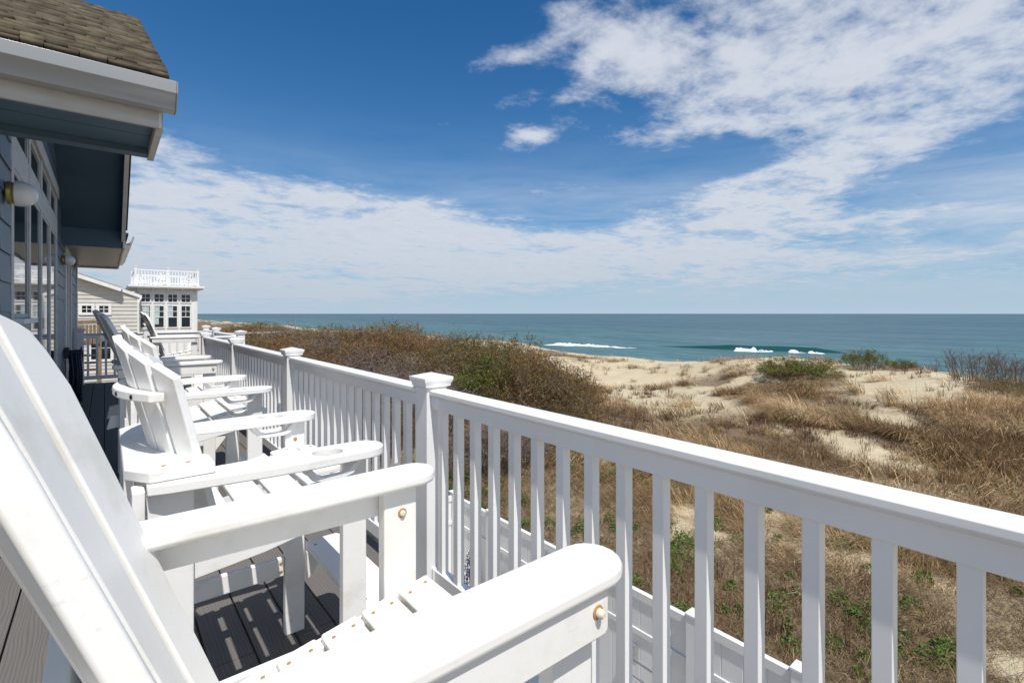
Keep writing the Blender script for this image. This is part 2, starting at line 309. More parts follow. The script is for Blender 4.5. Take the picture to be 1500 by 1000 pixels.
def ground(x, y):
    x = np.asarray(x, float); y = np.asarray(y, float)
    z = -2.9 + .9 * sst(6, 33, x)
    z = z + (fbm(x / 7, y / 7, 3) - .5) * 1.1 * sst(4.5, 12, x) + (fbm(x / 1.9, y / 1.9, 9) - .5) * .28 * sst(3.7, 6, x)
    z = z - 1.0 * gauss(x, y, 24, 20, 6, 7)
    z = z + 1.35 * gauss(x, y, 10, 20, 6, 8) + 1.0 * gauss(x, y, 9, 32, 6, 12) + 1.0 * gauss(x, y, 9.5, 11.5, 2.6, 3.5)
    z = z + .85 * gauss(x, y, 5.5, 25, 4, 9) + 1.75 * gauss(x, y, 15, 47, 6, 5) + .35 * gauss(x, y, 10, 75, 12, 30)
    z = z + .55 * gauss(x, y, 31, 14, 4, 5) + .45 * gauss(x, y, 29, 4, 5, 4)
    z = z - 1.0 * gauss(x, y, 34, 26, 7, 9)
    edge = 35 + 4 * (fbm(y / 9, y * 0 + 3.3, 21) - .5)
    z = z * (1 - sst(0, 13, x - edge)) + (-6.1 - .02 * (x - 45)) * sst(0, 13, x - edge)
    z = np.where(x > 48, np.minimum(z, -6.1 - (x - 48) * .035), z)
    return z
def cover(x, y):                                             # where the dead grass grows, 0..1
    c = .25 + 1.15 * fbm(x / 4.5, y / 4.5, 33, 4) * 1 - .28
    c = c - .75 * gauss(x, y, 25, 24, 7, 8) + .5 * gauss(x, y, 26, 10.5, 4, 2.5) - .35 * gauss(x, y, 18, 12.5, 3, 3) - .5 * sst(.60, .74, fbm(x / 1.6, y / 1.6, 404, 3)) - .8 * gauss(x, y, 26.5, 5, 4, 3) - .9 * gauss(x, y, 15, 45, 5, 5)
    c = c + .5 * sst(36, 60, y) * (1 - gauss(x, y, 15, 45, 6, 6)) * (1 - sst(24, 30, x)) - 1.2 * sst(33, 40, x) + .12 * (1 - sst(5, 9, x))
    return np.clip(c, 0, 1)
def axis(lo, hi, c, h0, g):
    a = [c]; h = h0
    while a[-1] < hi: a.append(a[-1] + h); h *= g
    b = [c]; h = h0
    while b[-1] > lo: b.append(b[-1] - h); h *= g
    return np.array(b[:0:-1] + a)
gx = axis(-70, 150, 9, .28, 1.022); gy = axis(-90, 420, 9, .28, 1.022)
X, Y = np.meshgrid(gx, gy, indexing='ij'); Z = ground(X, Y)
nx, ny = X.shape; idx = np.arange(nx * ny).reshape(nx, ny)
F = np.stack([idx[:-1, :-1], idx[1:, :-1], idx[1:, 1:], idx[:-1, 1:]], -1).reshape(-1, 4)
cv = cover(X, Y).ravel()
tag(np_obj('dune_ground', np_mesh('dune_ground', np.c_[X.ravel(), Y.ravel(), Z.ravel()], F, 'dune_sand', np.c_[cv, cv, cv], True)), kind='structure')
MB().box(-.6, 3.5, -4, 5.5, -2.99, -2.862).build('patio', 'patio_concrete')['kind'] = 'structure'
# scraps blown onto the ground outside the fence
def scrap(px, py, sz, seed, label):
    D = 4.0 * 724 / (py - 459); x, y = ray(px, D); z = float(ground(x, y)); r_ = random.Random(seed); b = MB(); pts = []
    for i in range(7):
        t = i / 6; a = math.sin(t * 5 + seed) * .3; c = (x + (t - .5) * sz, y + a * sz * .5, z + .05 + .03 * math.sin(t * 9)); w = sz * .12 * (.5 + r_.random())
        pts += [(c[0], c[1] - w, c[2] + .02 * r_.random()), (c[0] + .01, c[1] + w, c[2] + .04 * r_.random())]
    b.add(pts, [(2 * i, 2 * i + 1, 2 * i + 3, 2 * i + 2) for i in range(6)]); o = b.build('litter_scrap', 'white_vinyl'); md = o.modifiers.new('thick', 'SOLIDIFY'); md.thickness = .004; tag(o, label, 'litter')
scrap(1299, 982, .16, 3, 'larger white scrap of litter on the brown ground at the bottom right'); scrap(1273, 834, .11, 5, 'small white scrap of litter on the ground, seen between two right-hand balusters')
# the sea, out to the horizon
q = 14000.
sea = MB(); sea.add([(40, -q, SEA), (q, -q, SEA), (q, q, SEA), (40, q, SEA)], [(0, 1, 2, 3)])
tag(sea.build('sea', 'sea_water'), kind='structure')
def sea_pt(px, py):
    D = (EYE - SEA) * 724 / (py - 459); return ray(px, D)
def breaker(p0, p1, h, width, foam_a, foam_b, name='breaking_wave', curl=.35):
    """a swell from p0 to p1 whose crest breaks between the fractions foam_a and foam_b"""
    p0, p1 = np.array(p0), np.array(p1); n = 120; t = np.linspace(0, 1, n); L = p1 - p0; Ln = np.linalg.norm(L); nrm = np.array([-L[1], L[0]]) / Ln
    if nrm[0] > 0: nrm = -nrm                                # towards the beach
    w = MB(); prof = np.linspace(-1, 1, 13); vs = []
    for i, a in enumerate(t):
        env = min(1, (a / .5) ** 1.3) * min(1, ((1 - a) / .14)) ** .8 * (1 + .25 * (float(vnoise(np.array(a * 14.), np.array(.5), 5)) - .5))
        c = p0 + L * a + nrm * 2.2 * math.sin(a * 5)
        for u in prof:
            hh = h * env * math.exp(-(u * 2.1) ** 2) ; off = u * width + curl * width * .5 * math.exp(-(u * 2.1) ** 2)
            vs.append((*(c + nrm * off), SEA - .05 + hh))
    m_ = len(prof); fs = [(i * m_ + k, (i + 1) * m_ + k, (i + 1) * m_ + k + 1, i * m_ + k + 1) for i in range(n - 1) for k in range(m_ - 1)]
    w.add(vs, fs); o = w.build(name, 'wave_water', smooth=True); tag(o, kind='structure')
    return o
def foam_patch(p0, p1, h, width, name='sea_foam', seed=1, n=160, w1=None, roll=.5):
    """a lacy sheet of foam from p0 to p1; thick white roll on its seaward side, ragged towards the beach"""
    p0, p1 = np.array(p0), np.array(p1); L = p1 - p0; Ln = np.linalg.norm(L); nrm = np.array([-L[1], L[0]]) / Ln
    if nrm[0] > 0: nrm = -nrm
    w1 = width if w1 is None else w1; us = np.linspace(0, 1, 15); V, C = [], []
    for a in np.linspace(0, 1, n):
        e = min(1, a / .12) ** .7 * (1 - a) ** .7; k = np.array(a * Ln / 1.5)
        ww = (width + (w1 - width) * a) * (.7 + .6 * float(vnoise(k * .6, np.array(.3), seed))); c = p0 + L * a + nrm * (float(vnoise(k * .35, np.array(9.1), seed)) - .5) * 1.2
        for u in us:
            bump = math.exp(-((u - .16) / .13) ** 2) * (.6 + .8 * float(vnoise(k * 1.6, np.array(u * 5 + 3.), seed)))
            V.append((*(c + nrm * u * ww), SEA + .03 + h * e * bump * (.35 + 1.1 * float(vnoise(k * 3.7, np.array(u * 3 + 5.), seed + 1)) * (.5 + float(vnoise(k * .8, np.array(2.2), seed + 2)))) + .05 * float(vnoise(k * 2, np.array(u * 9.), seed))))
            C.append((.62 + .38 * e) * min(1, a / .04, (1 - a) / .05) * min(1, u / .06) * (1 - max(0, (u - roll) / (1 - roll)) * .9) * (.72 + .32 * float(vnoise(k * 1.3, np.array(u * 6 + 1.), seed + 3))))
    m_ = len(us); ix = np.arange(n * m_).reshape(n, m_); F_ = np.stack([ix[:-1, :-1], ix[1:, :-1], ix[1:, 1:], ix[:-1, 1:]], -1).reshape(-1, 4); C = np.array(C)
    return tag(np_obj(name, np_mesh(name, np.array(V), F_, 'foam', np.c_[C, C, C], True)), kind='structure')
breaker(sea_pt(940, 505), sea_pt(1245, 518.5), 1.0, 2.2, 0, 1)
foam_patch(sea_pt(1078, 513.2), sea_pt(1136, 515.8), 1.0, 7, seed=2, w1=3); foam_patch(sea_pt(1154, 516.3), sea_pt(1182, 517.3), .55, 3, seed=6, w1=2); foam_patch(sea_pt(1183, 517), sea_pt(1210, 518), .5, 2.5, seed=9)
foam_patch(sea_pt(816, 503.5), sea_pt(940, 510.5), .45, 11, seed=3, w1=3); foam_patch(sea_pt(770, 518), sea_pt(900, 524), .12, 9, seed=4, roll=.35)

# ------------------------------------------------------------------ the deck
PIT = .1445
dk = MB(); k0 = math.ceil(-.46 / PIT)
for k in range(-3, 12):
    x0 = k * PIT; x1 = x0 + PIT - .006
    if x0 > 1.60: break
    y0 = -3.0 if x0 < 1.12 else 8.18
    if x0 < 1.12 and x1 > 1.175: x1 = 1.175
    cuts = [y0] + [c for c in ([2.02 + (k % 2) * .0, 6.9] if k % 3 else [4.1]) if c > y0] + [11.62]
    for a, b in zip(cuts[:-1], cuts[1:]): dk.box(x0, x1, a, b - .004, -.026, 0)
tag(dk.build('deck', 'deck_board', bevel=.003), kind='structure')
fr = MB()
for y in np.arange(-2.8, 11.6, .42): fr.box(-.42, 1.15 if y < 8.2 else 1.56, y, y + .04, -.24, -.03)
tag(fr.build('deck_joists', 'dark_under'), kind='structure')
rim = MB(); rim.box(1.18, 1.205, -3, 8.15, -.27, -.004).box(1.205, 1.64, 8.12, 8.145, -.27, -.004).box(1.615, 1.64, 8.15, 11.6, -.27, -.004).box(-.42, 1.64, 11.625, 11.65, -.27, -.004)
for y in (-.2, 4, 8): rim.box(1.04, 1.175, y, y + .135, -2.9, -.03)
tag(rim.build('deck_rim', 'white_vinyl', bevel=.003), kind='structure')

# ------------------------------------------------------------------ white vinyl railings
def rail_post(x, y, parent, top=1.0):
    p = MB(); h = .0505
    p.box(x - h, x + h, y - h, y + h, .001, top - .03); p.build('post', 'white_vinyl', parent, .004)
    c = MB(); z = top - .045
    for r, zz in (): pass
    prof = [(h + .002, z), (h + .012, z + .006), (h + .012, z + .016), (h + .019, z + .028), (h + .0205, z + .034), (h + .0205, z + .046), (.001, z + .064)]
    vs = []; fs = []
    for r, zz in prof: vs += [(x - r, y - r, zz), (x + r, y - r, zz), (x + r, y + r, zz), (x - r, y + r, zz)]
    for i in range(len(prof) - 1): fs += [(i * 4 + k, i * 4 + (k + 1) % 4, (i + 1) * 4 + (k + 1) % 4, (i + 1) * 4 + k) for k in range(4)]
    fs.append((3, 2, 1, 0)); c.add(vs, fs); c.build('post_cap', 'white_vinyl', parent, .0015)
    s = MB(); s.box(x - h - .012, x + h + .012, y - h - .012, y + h + .012, .0005, .03); s.build('post_skirt', 'white_vinyl', parent, .006)
RT = .923
def rail_panel(a, b, parent, n=17, ht=RT, pitch=.119):
    """one panel between post centres a and b (plan points)"""
    a, b = Vector((*a, 0)), Vector((*b, 0)); L = (b - a).length; d = (b - a) / L; s = Vector((d.y, -d.x, 0)); g = .053
    def prof_bar(prof, name, bev):
        n_ = len(prof); vs = [tuple(p + s * u + Vector((0, 0, w))) for p in (a + d * g, b - d * g) for u, w in prof]
        fs = [(i, (i + 1) % n_, n_ + (i + 1) % n_, n_ + i) for i in range(n_)] + [tuple(range(n_))[::-1], tuple(range(n_, 2 * n_))]
        MB().add(vs, fs).build(name, 'white_vinyl', parent, bev, 3)
    prof_bar([(-.022, ht - .088), (.022, ht - .088), (.022, ht - .034), (.034, ht - .030), (.040, ht - .022), (.040, ht - .006), (.030, ht), (-.030, ht), (-.040, ht - .006), (-.040, ht - .022), (-.034, ht - .030), (-.022, ht - .034)], 'top_rail', .002)
    prof_bar([(-.0215, .080), (.0215, .080), (.0215, .148), (-.0215, .148)], 'bottom_rail', .004)
    for e, q_ in ((a, 1), (b, -1)):
        for z0, z1, w in ((ht - .094, ht - .004, .047), (.075, .154, .028)):
            p = e + d * q_ * .0505; m_ = MB(); m_.bar(p + Vector((0, 0, (z0 + z1) / 2)), p + d * q_ * .014 + Vector((0, 0, (z0 + z1) / 2)), 2 * (w if w < .04 else .0265), z1 - z0 - (.03 if w > .04 else 0), s)
            m_.build('rail_bracket', 'white_vinyl', parent, .003)
    pitch = L / (n + .7)
    for i in range(n):
        c = a + d * (L / 2 + (i - (n - 1) / 2) * pitch); m_ = MB(); w = .0165
        vs = [tuple(c + s * u * w + d * t * w + Vector((0, 0, zz))) for zz in (.146, ht - .086) for u, t in ((-1, -1), (1, -1), (1, 1), (-1, 1))]
        m_.add(vs, [(0, 1, 2, 3), (7, 6, 5, 4), (0, 4, 5, 1), (1, 5, 6, 2), (2, 6, 7, 3), (3, 7, 4, 0)]); m_.build('baluster', 'white_vinyl', parent, .002)
DX = 1.116
py_ = [-.19, 1.916, 4.022, 6.128, 8.235]
rl = thing('railing', 'long white vinyl railing with square capped posts running beside the chairs above the dunes', 'railing', (DX, 0, 0))
for y in py_: rail_post(0, y, rl, .972)
for a, b in zip(py_[:-1], py_[1:]): rail_panel((0, a), (0, b), rl)
r2 = thing('railing', 'short white railing jutting out seaward past the far corner post', 'railing', (1.56, 8.235, 0))
rail_post(0, 0, r2, .985); rail_post(0, 2.1, r2, .985)
rail_panel((-.444 + .05, 0), (0, 0), r2, 2); rail_panel((0, 0), (0, 2.1), r2); rail_panel((0, 2.1), (0, 3.27), r2, 9)
r3 = thing('railing', 'white railing closing the far end of the deck by the grey neighbour house', 'railing', (-.33, 11.5, 0))
rail_post(0, 0, r3, .98); rail_panel((0, 0), (1.89 / 2, 0), r3, 7, .90); rail_post(1.89 / 2, 0, r3, .98); rail_panel((1.89 / 2, 0), (1.89, 0), r3, 7, .90); rail_post(1.89, 0, r3, 1.0)

# ------------------------------------------------------------------ chairs
def rounded(x0, x1, hw0, hw1, n=9, rear=.5):                 # board outline along x: half width hw0 at the rear, hw1 at the round front
    pts = []; r = hw1
    for k in range(n + 1):
        t = -math.pi / 2 + math.pi * k / n; pts.append((x1 - r + r * math.cos(t) * 1.0, hw1 * math.sin(t)))
    r0 = hw0 * rear
    for k in range(n // 2 + 1):
        t = math.pi / 2 * k / (n // 2); pts.append((x0 + r0 - r0 * math.sin(t), hw0 - r0 + r0 * math.cos(t)))
    for k in range(n // 2 + 1):
        t = math.pi / 2 * k / (n // 2); pts.append((x0 + r0 - r0 * math.cos(t), -hw0 + r0 - r0 * math.sin(t)))
    return pts
def disc(O, A, r, h, name, mat, parent):
    b = MB(); 
    if mat == 'bolt_head':
        b.lathe([(r * 1.15, 0), (r * 1.1, .0015), (r * .7, .002)], O, A, 12); o = b.build(name, 'rust', parent, smooth=True)
        c = MB(); c.lathe([(r * .72, .0012), (r * .70, h * .7), (r * .42, h), (r * .1, h)], O, A, 12); c.build('bolt_cap', 'bolt_head', parent, smooth=True); return o
    b.lathe([(r, 0), (r, h * .6), (r * .6, h)], O, A, 10); return b.build(name, mat, parent, smooth=True)
def back_slats(mb, xb, zb, tilt, slats, topf, th, curve, flare=1.0, wide=1.0):
    """barrel-shaped fan of upright boards: slats = (lateral centre, half width); topf(lateral) = board length"""
    T = Vector((-math.sin(tilt), 0, math.cos(tilt))); Fw = Vector((math.cos(tilt), 0, math.sin(tilt)))
    for s, hw in slats:
        yaw = math.atan(2 * curve * s); U = Vector((0, math.cos(yaw), 0)) + Fw * math.sin(yaw)
        O = Vector((xb, s, zb)) + Fw * curve * s * s
        fan = s * (flare - 1)
        top = [(hw * wide * c, topf(s + hw * c)) for c in np.linspace(1, -1, 7)]
        L = topf(s); pts = [(-hw * .92, 0), (hw * .92, 0)] + [(a + fan * b / L, b) for a, b in top]
        mb.prism(pts, O - Fw * th / 2, U, T, -th if U.cross(T).dot(Fw) < 0 else th)
def chair_round():
    """tall chair: flat round-ended arms on outer aprons, round-topped back"""
    c = thing('adirondack_chair', '', 'chair'); P = 'chair_paint'; hw = .268
    for s in (-1, 1):
        a = MB(); a.prism(rounded(-.27, .405, .045, .050), (0, s * (hw + .004), .858), (1, 0, 0), (0, 1, 0), .030); ar = a.build('armrest', P, c, .012, 4)
        a = MB(); y = s * (hw + .029); a.prism([(-.24, .800), (.350, .790), (.357, .797), (.357, .857), (-.24, .857)], (0, y - .0125, 0), (1, 0, 0), (0, 0, 1), -.025); ap = a.build('arm_apron', P, c, .004)
        disc((.332, y + s * .0125, .830), (0, s, 0), .009, .012, 'bolt', 'bolt_head', ap)
        a = MB(); yl = s * hw - s * .002; a.box(.272, .352, yl - .016, yl + .016, .001, .8575); lg = a.build('leg', P, c, .004)
        disc((.315, yl - s * .016, .80), (0, -s, 0), .0095, .008, 'bolt', 'bolt_head', lg)
        a = MB(); a.box(-.23, -.15, yl - .016, yl + .016, .001, .8575); lg = a.build('leg', P, c, .004)
        a = MB(); yr = s * (hw - .038); a.prism([(-.30, .44), (.36, .555), (.385, .60), (.37, .634), (-.28, .535)], (0, yr + .016, 0), (1, 0, 0), (0, 0, 1), .032); sr = a.build('seat_rail', P, c, .004)
        for zz in (.48, .51): disc((-.20, yr + s * .016, zz), (0, s, 0), .007, .004, 'bolt', 'rust', sr)
        a = MB(); a.box(-.15, .272, yl - .014, yl + .010, .24, .30); a.build('stretcher', P, c, .004)
    seat = MB(); scr = []
    for i in range(6):
        x1 = .366 - i * .083; w = .075; zt = lambda x: .655 - (.37 - x) * .172
        a = R(9.8); d = Vector((-math.cos(a), 0, -math.sin(a))); nn = Vector((-math.sin(a), 0, math.cos(a)))
        p0 = Vector((x1, 0, zt(x1))); p1 = p0 + d * w; wd = .478 if .27 - .01 < x1 - .03 < .36 + .02 and i < 2 else .532
        wd = .462
        seat.bar(p0 - nn * .011, p1 - nn * .011, wd, .022, (0, 1, 0))
        for s in (-1, 1):
            for q_ in (.018, .058): scr.append((p0 + d * q_ + Vector((0, s * (wd / 2 - .028 + random.uniform(-.004, .004)), 0)) + nn * .0003, nn))
    st = seat.build('seat', P, c, .006, 3)
    for p, nn in scr: disc(p, nn, .0042, .0012, 'screw', 'rust', st)
    b = MB(); back_slats(b, -.075, .53, R(21.5), [(k * .096, .0437) for k in (-2, -1, 0, 1, 2)], lambda s: .80 - 2.3 * abs(s) ** 2.2 - (60 * max(0, abs(s) - .2) ** 2), .028, .75, 1.22, 1.24)
    b.build('backrest', P, c, .005, 3)
    T = Vector((-math.sin(R(21.5)), 0, math.cos(R(21.5))))
    for dist, w in ((.60, .40), (.36, .56)):
        p = Vector((-.075, 0, .53)) + T * dist + Vector((-.028, 0, -.011)); a = MB(); a.bar(p + Vector((0, -w / 2, 0)), p + Vector((0, w / 2, 0)), .045, .026, T); a.build('back_brace', P, c, .004)
    a = MB(); a.prism([(.355, -.27), (.47, -.27), (.49, -.24), (.49, .24), (.47, .27), (.355, .27)], (0, 0, .30), (1, 0, 0), (0, 1, 0), .026); fo = a.build('footrest', P, c, .006, 3)
    for s in (-1, 1):
        a = MB(); a.prism([(.353, .297), (.44, .297), (.353, .18)], (0, s * .25 + .012, 0), (1, 0, 0), (0, 0, 1), .024); a.build('footrest_bracket', P, fo, .003)
    return c
def chair_shelf():
    """tall chair with cup-holder arms, a shelf behind the barrel back and a curved brace"""
    c = thing('adirondack_chair', '', 'chair'); P = 'chair_paint_cool'
    for s in (-1, 1):
        o_ = [(-.165, -.028), (-.12, -.040), (.10, -.064), (.20, -.068), (.36, -.062)]
        for k in range(1, 8):
            t = -math.pi / 2 + math.pi * k / 8; o_.append((.36 + .06 * math.cos(t), .062 * math.sin(t)))
        o_ += [(.36, .062), (.20, .066), (.05, .052), (-.12, .046), (-.165, .036)]
        o_ = [(a, b * s * -1) for a, b in o_]; 
        if s > 0: o_ = o_[::1]
        # outer edge is the tapered one
        o_ = [(a, -b) for a, b in o_] if False else [(a, b * (1 if s < 0 else 1)) for a, b in o_]
        hole = [(.255 + .042 * math.cos(2 * math.pi * k / 24), .042 * math.sin(2 * math.pi * k / 24)) for k in range(24)]
        a = MB(); a.prism(o_, (0, s * .315, .828), (1, 0, 0), (0, 1, 0), .026, [hole]); ar = a.build('armrest', P, c, .005, 3)
        # cup bracket: a bent strap under the hole
        y = s * .315 - s * .03; pr = [(.175, .826), (.20, .79), (.225, .782), (.29, .782), (.315, .79), (.345, .826), (.325, .826), (.30, .802), (.285, .796), (.23, .796), (.215, .802), (.195, .826)]
        a = MB(); a.prism(pr, (0, s * .315 + .045, 0), (1, 0, 0), (0, 0, 1), .022); a.prism(pr, (0, s * .315 - .023, 0), (1, 0, 0), (0, 0, 1), .022); a.build('cup_bracket', P, ar, .003)
        yl = s * .30
        a = MB(); a.box(.300, .372, yl - .016, yl + .016, .001, .8275); lg = a.build('leg', P, c, .004)
        for zz in (.76, .70): disc((.336, yl - s * .016, zz), (0, -s, 0), .007, .004, 'bolt', 'rust', lg)
        a = MB(); a.box(-.165, -.07, yl - .016, yl + .016, .001, .8275); lg = a.build('leg', P, c, .004)
        a = MB(); a.box(-.193, -.168, yl - .05, yl + .016, .35, .845); a.build('back_post', P, c, .004)
        yr = s * .268; pr = [(-.20, .56), (-.12, .575), (.10, .60), (.30, .640), (.385, .665), (.395, .70), (.385, .722), (.28, .715), (.19, .690), (.11, .670), (.0, .655), (-.20, .665)]
        a = MB(); a.prism(pr, (0, yr + .015, 0), (1, 0, 0), (0, 0, 1), .03); sr = a.build('seat_rail', P, c, .003)
        for zz in (.595, .635): disc((-.12, yr + s * .015, zz), (0, s, 0), .007, .004, 'bolt', 'rust', sr)
        a = MB(); a.box(-.069, .299, yl - .012, yl + .012, .235, .305); sr = a.build('stretcher', P, c, .004)
        for zz in (.255, .287): disc((.285, yl - s * .012, zz), (0, -s, 0), .006, .003, 'bolt', 'rust', sr)
    seat = MB(); prof = [(.405, .712, .335, .722), (.325, .722, .245, .712), (.232, .708, .155, .690), (.142, .684, .065, .672), (.045, .672, -.06, .632)]
    scr = []
    for x1, z1, x0, z0 in prof:
        p1, p0 = Vector((x1, 0, z1 + .002)), Vector((x0, 0, z0 + .002)); d = (p0 - p1).normalized(); nn = Vector((0, 1, 0)).cross(d)
        if nn.z < 0: nn = -nn
        seat.bar(p1, p0, .571, .024, (0, 1, 0))
        for s in (-1, 1): scr.append((p1 + (p0 - p1) * .35 + Vector((0, s * .25, 0)) + nn * .0125, nn))
    st = seat.build('seat', P, c, .006, 3)
    for p, nn in scr: disc(p, nn, .005, .0015, 'screw', 'rust', st)
    tl = R(14.5); T = Vector((-math.sin(tl), 0, math.cos(tl))); Fw = Vector((math.cos(tl), 0, math.sin(tl)))
    b = MB(); back_slats(b, -.062, .60, tl, [(k * .0715, .0338) for k in (-3, -2, -1, 0, 1, 2, 3)], lambda s: .610 - .30 * abs(s) - .85 * s * s, .022, 1.30, 1.10, 1.09)
    b.build('backrest', P, c, .004, 2)
    # curved brace behind the slats
    p = Vector((-.060, 0, .60)) + T * .455; arc = []; outer = []
    for k in range(15):
        yy = -.235 + .47 * k / 14; base = 1.27 * yy * yy; arc.append((p.x - .018 + base, yy)); outer.append((p.x - .050 + base * .98, yy))
    a = MB(); a.prism(arc + outer[::-1], (0, 0, p.z - .014), (1, 0, 0), (0, 1, 0), .025); br = a.build('back_brace', P, c, .005, 3)
    for yy in (-.17, -.08, 0, .08, .17): disc((p.x - .050 + 1.245 * yy * yy, yy, p.z - .002), (-1, 2.5 * yy, 0), .006, .003, 'bolt', 'black_metal', br)
    # rear shelf with the back standing in its curved front
    q0 = -.060 - math.tan(tl) * .26
    fr_ = [(q0 + .022 + 1.30 * yy * yy, yy) for yy in np.linspace(.245, -.245, 13)]
    pts = [(-.06, .30), (-.075, .255)] if False else []
    outl = fr_ + [(fr_[-1][0], -.335), (-.16, -.335), (-.205, -.27), (-.205, .27), (-.16, .335), (fr_[0][0], .335)]
    a = MB(); a.prism(outl, (0, 0, .8555), (1, 0, 0), (0, 1, 0), .026); sh = a.build('rear_shelf', P, c, .004, 2)
    for yy in (-.29, .29):
        for xx in (-.13, -.08): disc((xx, yy, .8815), (0, 0, 1), .006, .0012, 'screw', 'rust', sh)
    a = MB(); a.prism([(.376, -.30), (.50, -.30), (.52, -.27), (.52, .27), (.50, .30), (.376, .30)], (0, 0, .315), (1, 0, 0), (0, 1, 0), .028); fo = a.build('footrest', P, c, .007, 3)
    for s in (-1, 1):
        a = MB(); a.prism([(.374, .312), (.46, .312), (.374, .20)], (0, s * .27 + .012, 0), (1, 0, 0), (0, 0, 1), .024); a.build('footrest_bracket', P, fo, .003)
        for yy in (.24,): disc((.40, s * yy, .343), (0, 0, 1), .006, .0012, 'screw', 'rust', fo)
    return c
GC = 'white deck chairs lined up along the railing'
ch1 = chair_round(); tag(ch1, 'nearest white deck chair, its round-topped back filling the lower left corner', 'chair', GC); ch1.location = (.204, .770, 0)
ch2 = chair_shelf(); tag(ch2, 'white chair with rear shelf and cup holders, next behind the nearest chair', 'chair', GC); ch2.location = (.24, 1.75, 0)
ch3 = copy_tree(ch2); ch3.location = (.286, 3.23, 0); ch3['label'] = 'farther of the two white cup holder chairs, seen over the shelf chair'
ch4 = copy_tree(ch1); ch4.location = (.31, 4.69, 0); ch4['label'] = 'white chair whose tall round back stands in the roof shade by the house'
ch5 = copy_tree(ch1); ch5.location = (.80, 9.65, 0); ch5['label'] = 'farthest white chair at the deck end, seen side on before the far railing'

# ------------------------------------------------------------------ the house
WX = -.42
hs = thing('beach_house', 'blue sided beach house with white trim, brown shingle gable roof and wide eaves', 'house', (0, 0, 0))
Y1, YR, Y2, ZG, ZR, XR = 2.98, 5.8, 8.62, 2.36, 3.93, .205
SL = (ZR - ZG) / (YR - Y1)
from collections import defaultdict
wls = defaultdict(MB)                                          # lap siding, courses .16
z = -.02
def gable_z(y): return ZR - SL * abs(y - YR) - .14
WIN = [4.06, 4.92, 5.78, 6.64, 7.5]
while z < 3.7:
    y0, y1 = 3.6, 12.4
    if z > 2.2:
        hwid = (ZR - .14 - z) / SL; y0, y1 = max(3.6, YR - hwid), min(8.6, YR + hwid)
    if y1 - y0 > .1:
        spans = [(y0, y1)]
        if z < 2.58: spans = [(y0, 3.99), (7.58, min(y1, 8.93)), (10.35, y1)]
        for a, b in spans:
            if b - a < .03: continue
            wls[(z < 2.58, a > 5, a > 9)].add([(WX - .03, a, z), (WX + .012, a, z), (WX + .002, a, z + .165), (WX - .03, a, z + .165), (WX - .03, b, z), (WX + .012, b, z), (WX + .002, b, z + .165), (WX - .03, b, z + .165)],
                   [(0, 1, 2, 3), (7, 6, 5, 4), (0, 4, 5, 1), (1, 5, 6, 2), (2, 6, 7, 3), (3, 7, 4, 0)])
    z += .16
for wl in wls.values(): wl.build('wall', 'siding_blue', hs)
cr = MB(); cr.box(-6, WX - .035, 3.6, 12.4, -2.9, 2.3); cr.prism([(3.62, 2.3), (8.58, 2.3), (YR, ZR - .2)], (WX - .035, 0, 0), (0, 1, 0), (0, 0, 1), -5.5); cr.build('house_core', 'siding_blue', hs)
# window group: frame with mullions, transom lights above
fr = MB(); ZT, ZH = 2.14, 2.57
for y in WIN: fr.box(WX - .01, WX + .010, y - .05, y + .05, .03, ZH + .06)
fr.box(WX - .01, WX + .007, 4.0, 7.56, ZT - .02, ZT + .16).box(WX - .01, WX + .024, 3.98, 7.58, ZH - .03, ZH + .09).box(WX - .01, WX + .007, 4.0, 7.56, .0, .10)
fr.box(WX - .01, WX + .020, 4.115, 4.865, .10, 1.22)
win = fr.build('window_frame', 'trim_shaded', hs, .004)
for a, b in zip(WIN[:-1], WIN[1:]):
    for z0, z1 in ((1.22 if a < 4.5 else .10, ZT - .02), (ZT + .16, ZH - .03)):
        f = MB(); t = .028; f.box(WX - .012, WX + .003, a + .055, a + .055 + t, z0, z1).box(WX - .012, WX + .003, b - .055 - t, b - .055, z0, z1).box(WX - .012, WX + .003, a + .055 + t, b - .055 - t, z0, z0 + t).box(WX - .012, WX + .003, a + .055 + t, b - .055 - t, z1 - t, z1)
        w_ = f.build('window', 'trim_shaded', hs, .003); g = MB(); g.box(WX - .01, WX - .002, a + .055 + t, b - .055 - t, z0 + t, z1 - t); g.build('pane', 'glass_pane', w_)
sl = MB(); sl.box(WX + .0, WX + .055, 4.1, 4.88, 1.185, 1.218); sl.build('window_sill', 'trim_white', hs, .004)
d_ = MB(); d_.box(WX - .01, WX + .026, 8.93, 9.02, .0, 2.16).box(WX - .01, WX + .026, 10.26, 10.35, 0, 2.16).box(WX - .01, WX + .026, 9.02, 10.26, 2.06, 2.16).box(WX - .01, WX + .022, 9.60, 9.68, 0, 2.06); dr = d_.build('door', 'trim_white', hs, .004)
g = MB(); g.box(WX - .012, WX + .004, 9.02, 9.60, .12, 2.06).box(WX - .012, WX + .004, 9.68, 10.26, .12, 2.06); g.build('pane', 'glass_pane', dr)
cb = MB(); cb.box(WX - .02, WX + .03, 12.28, 12.40, 0, 2.18); cb.build('corner_board', 'trim_white', hs, .004)
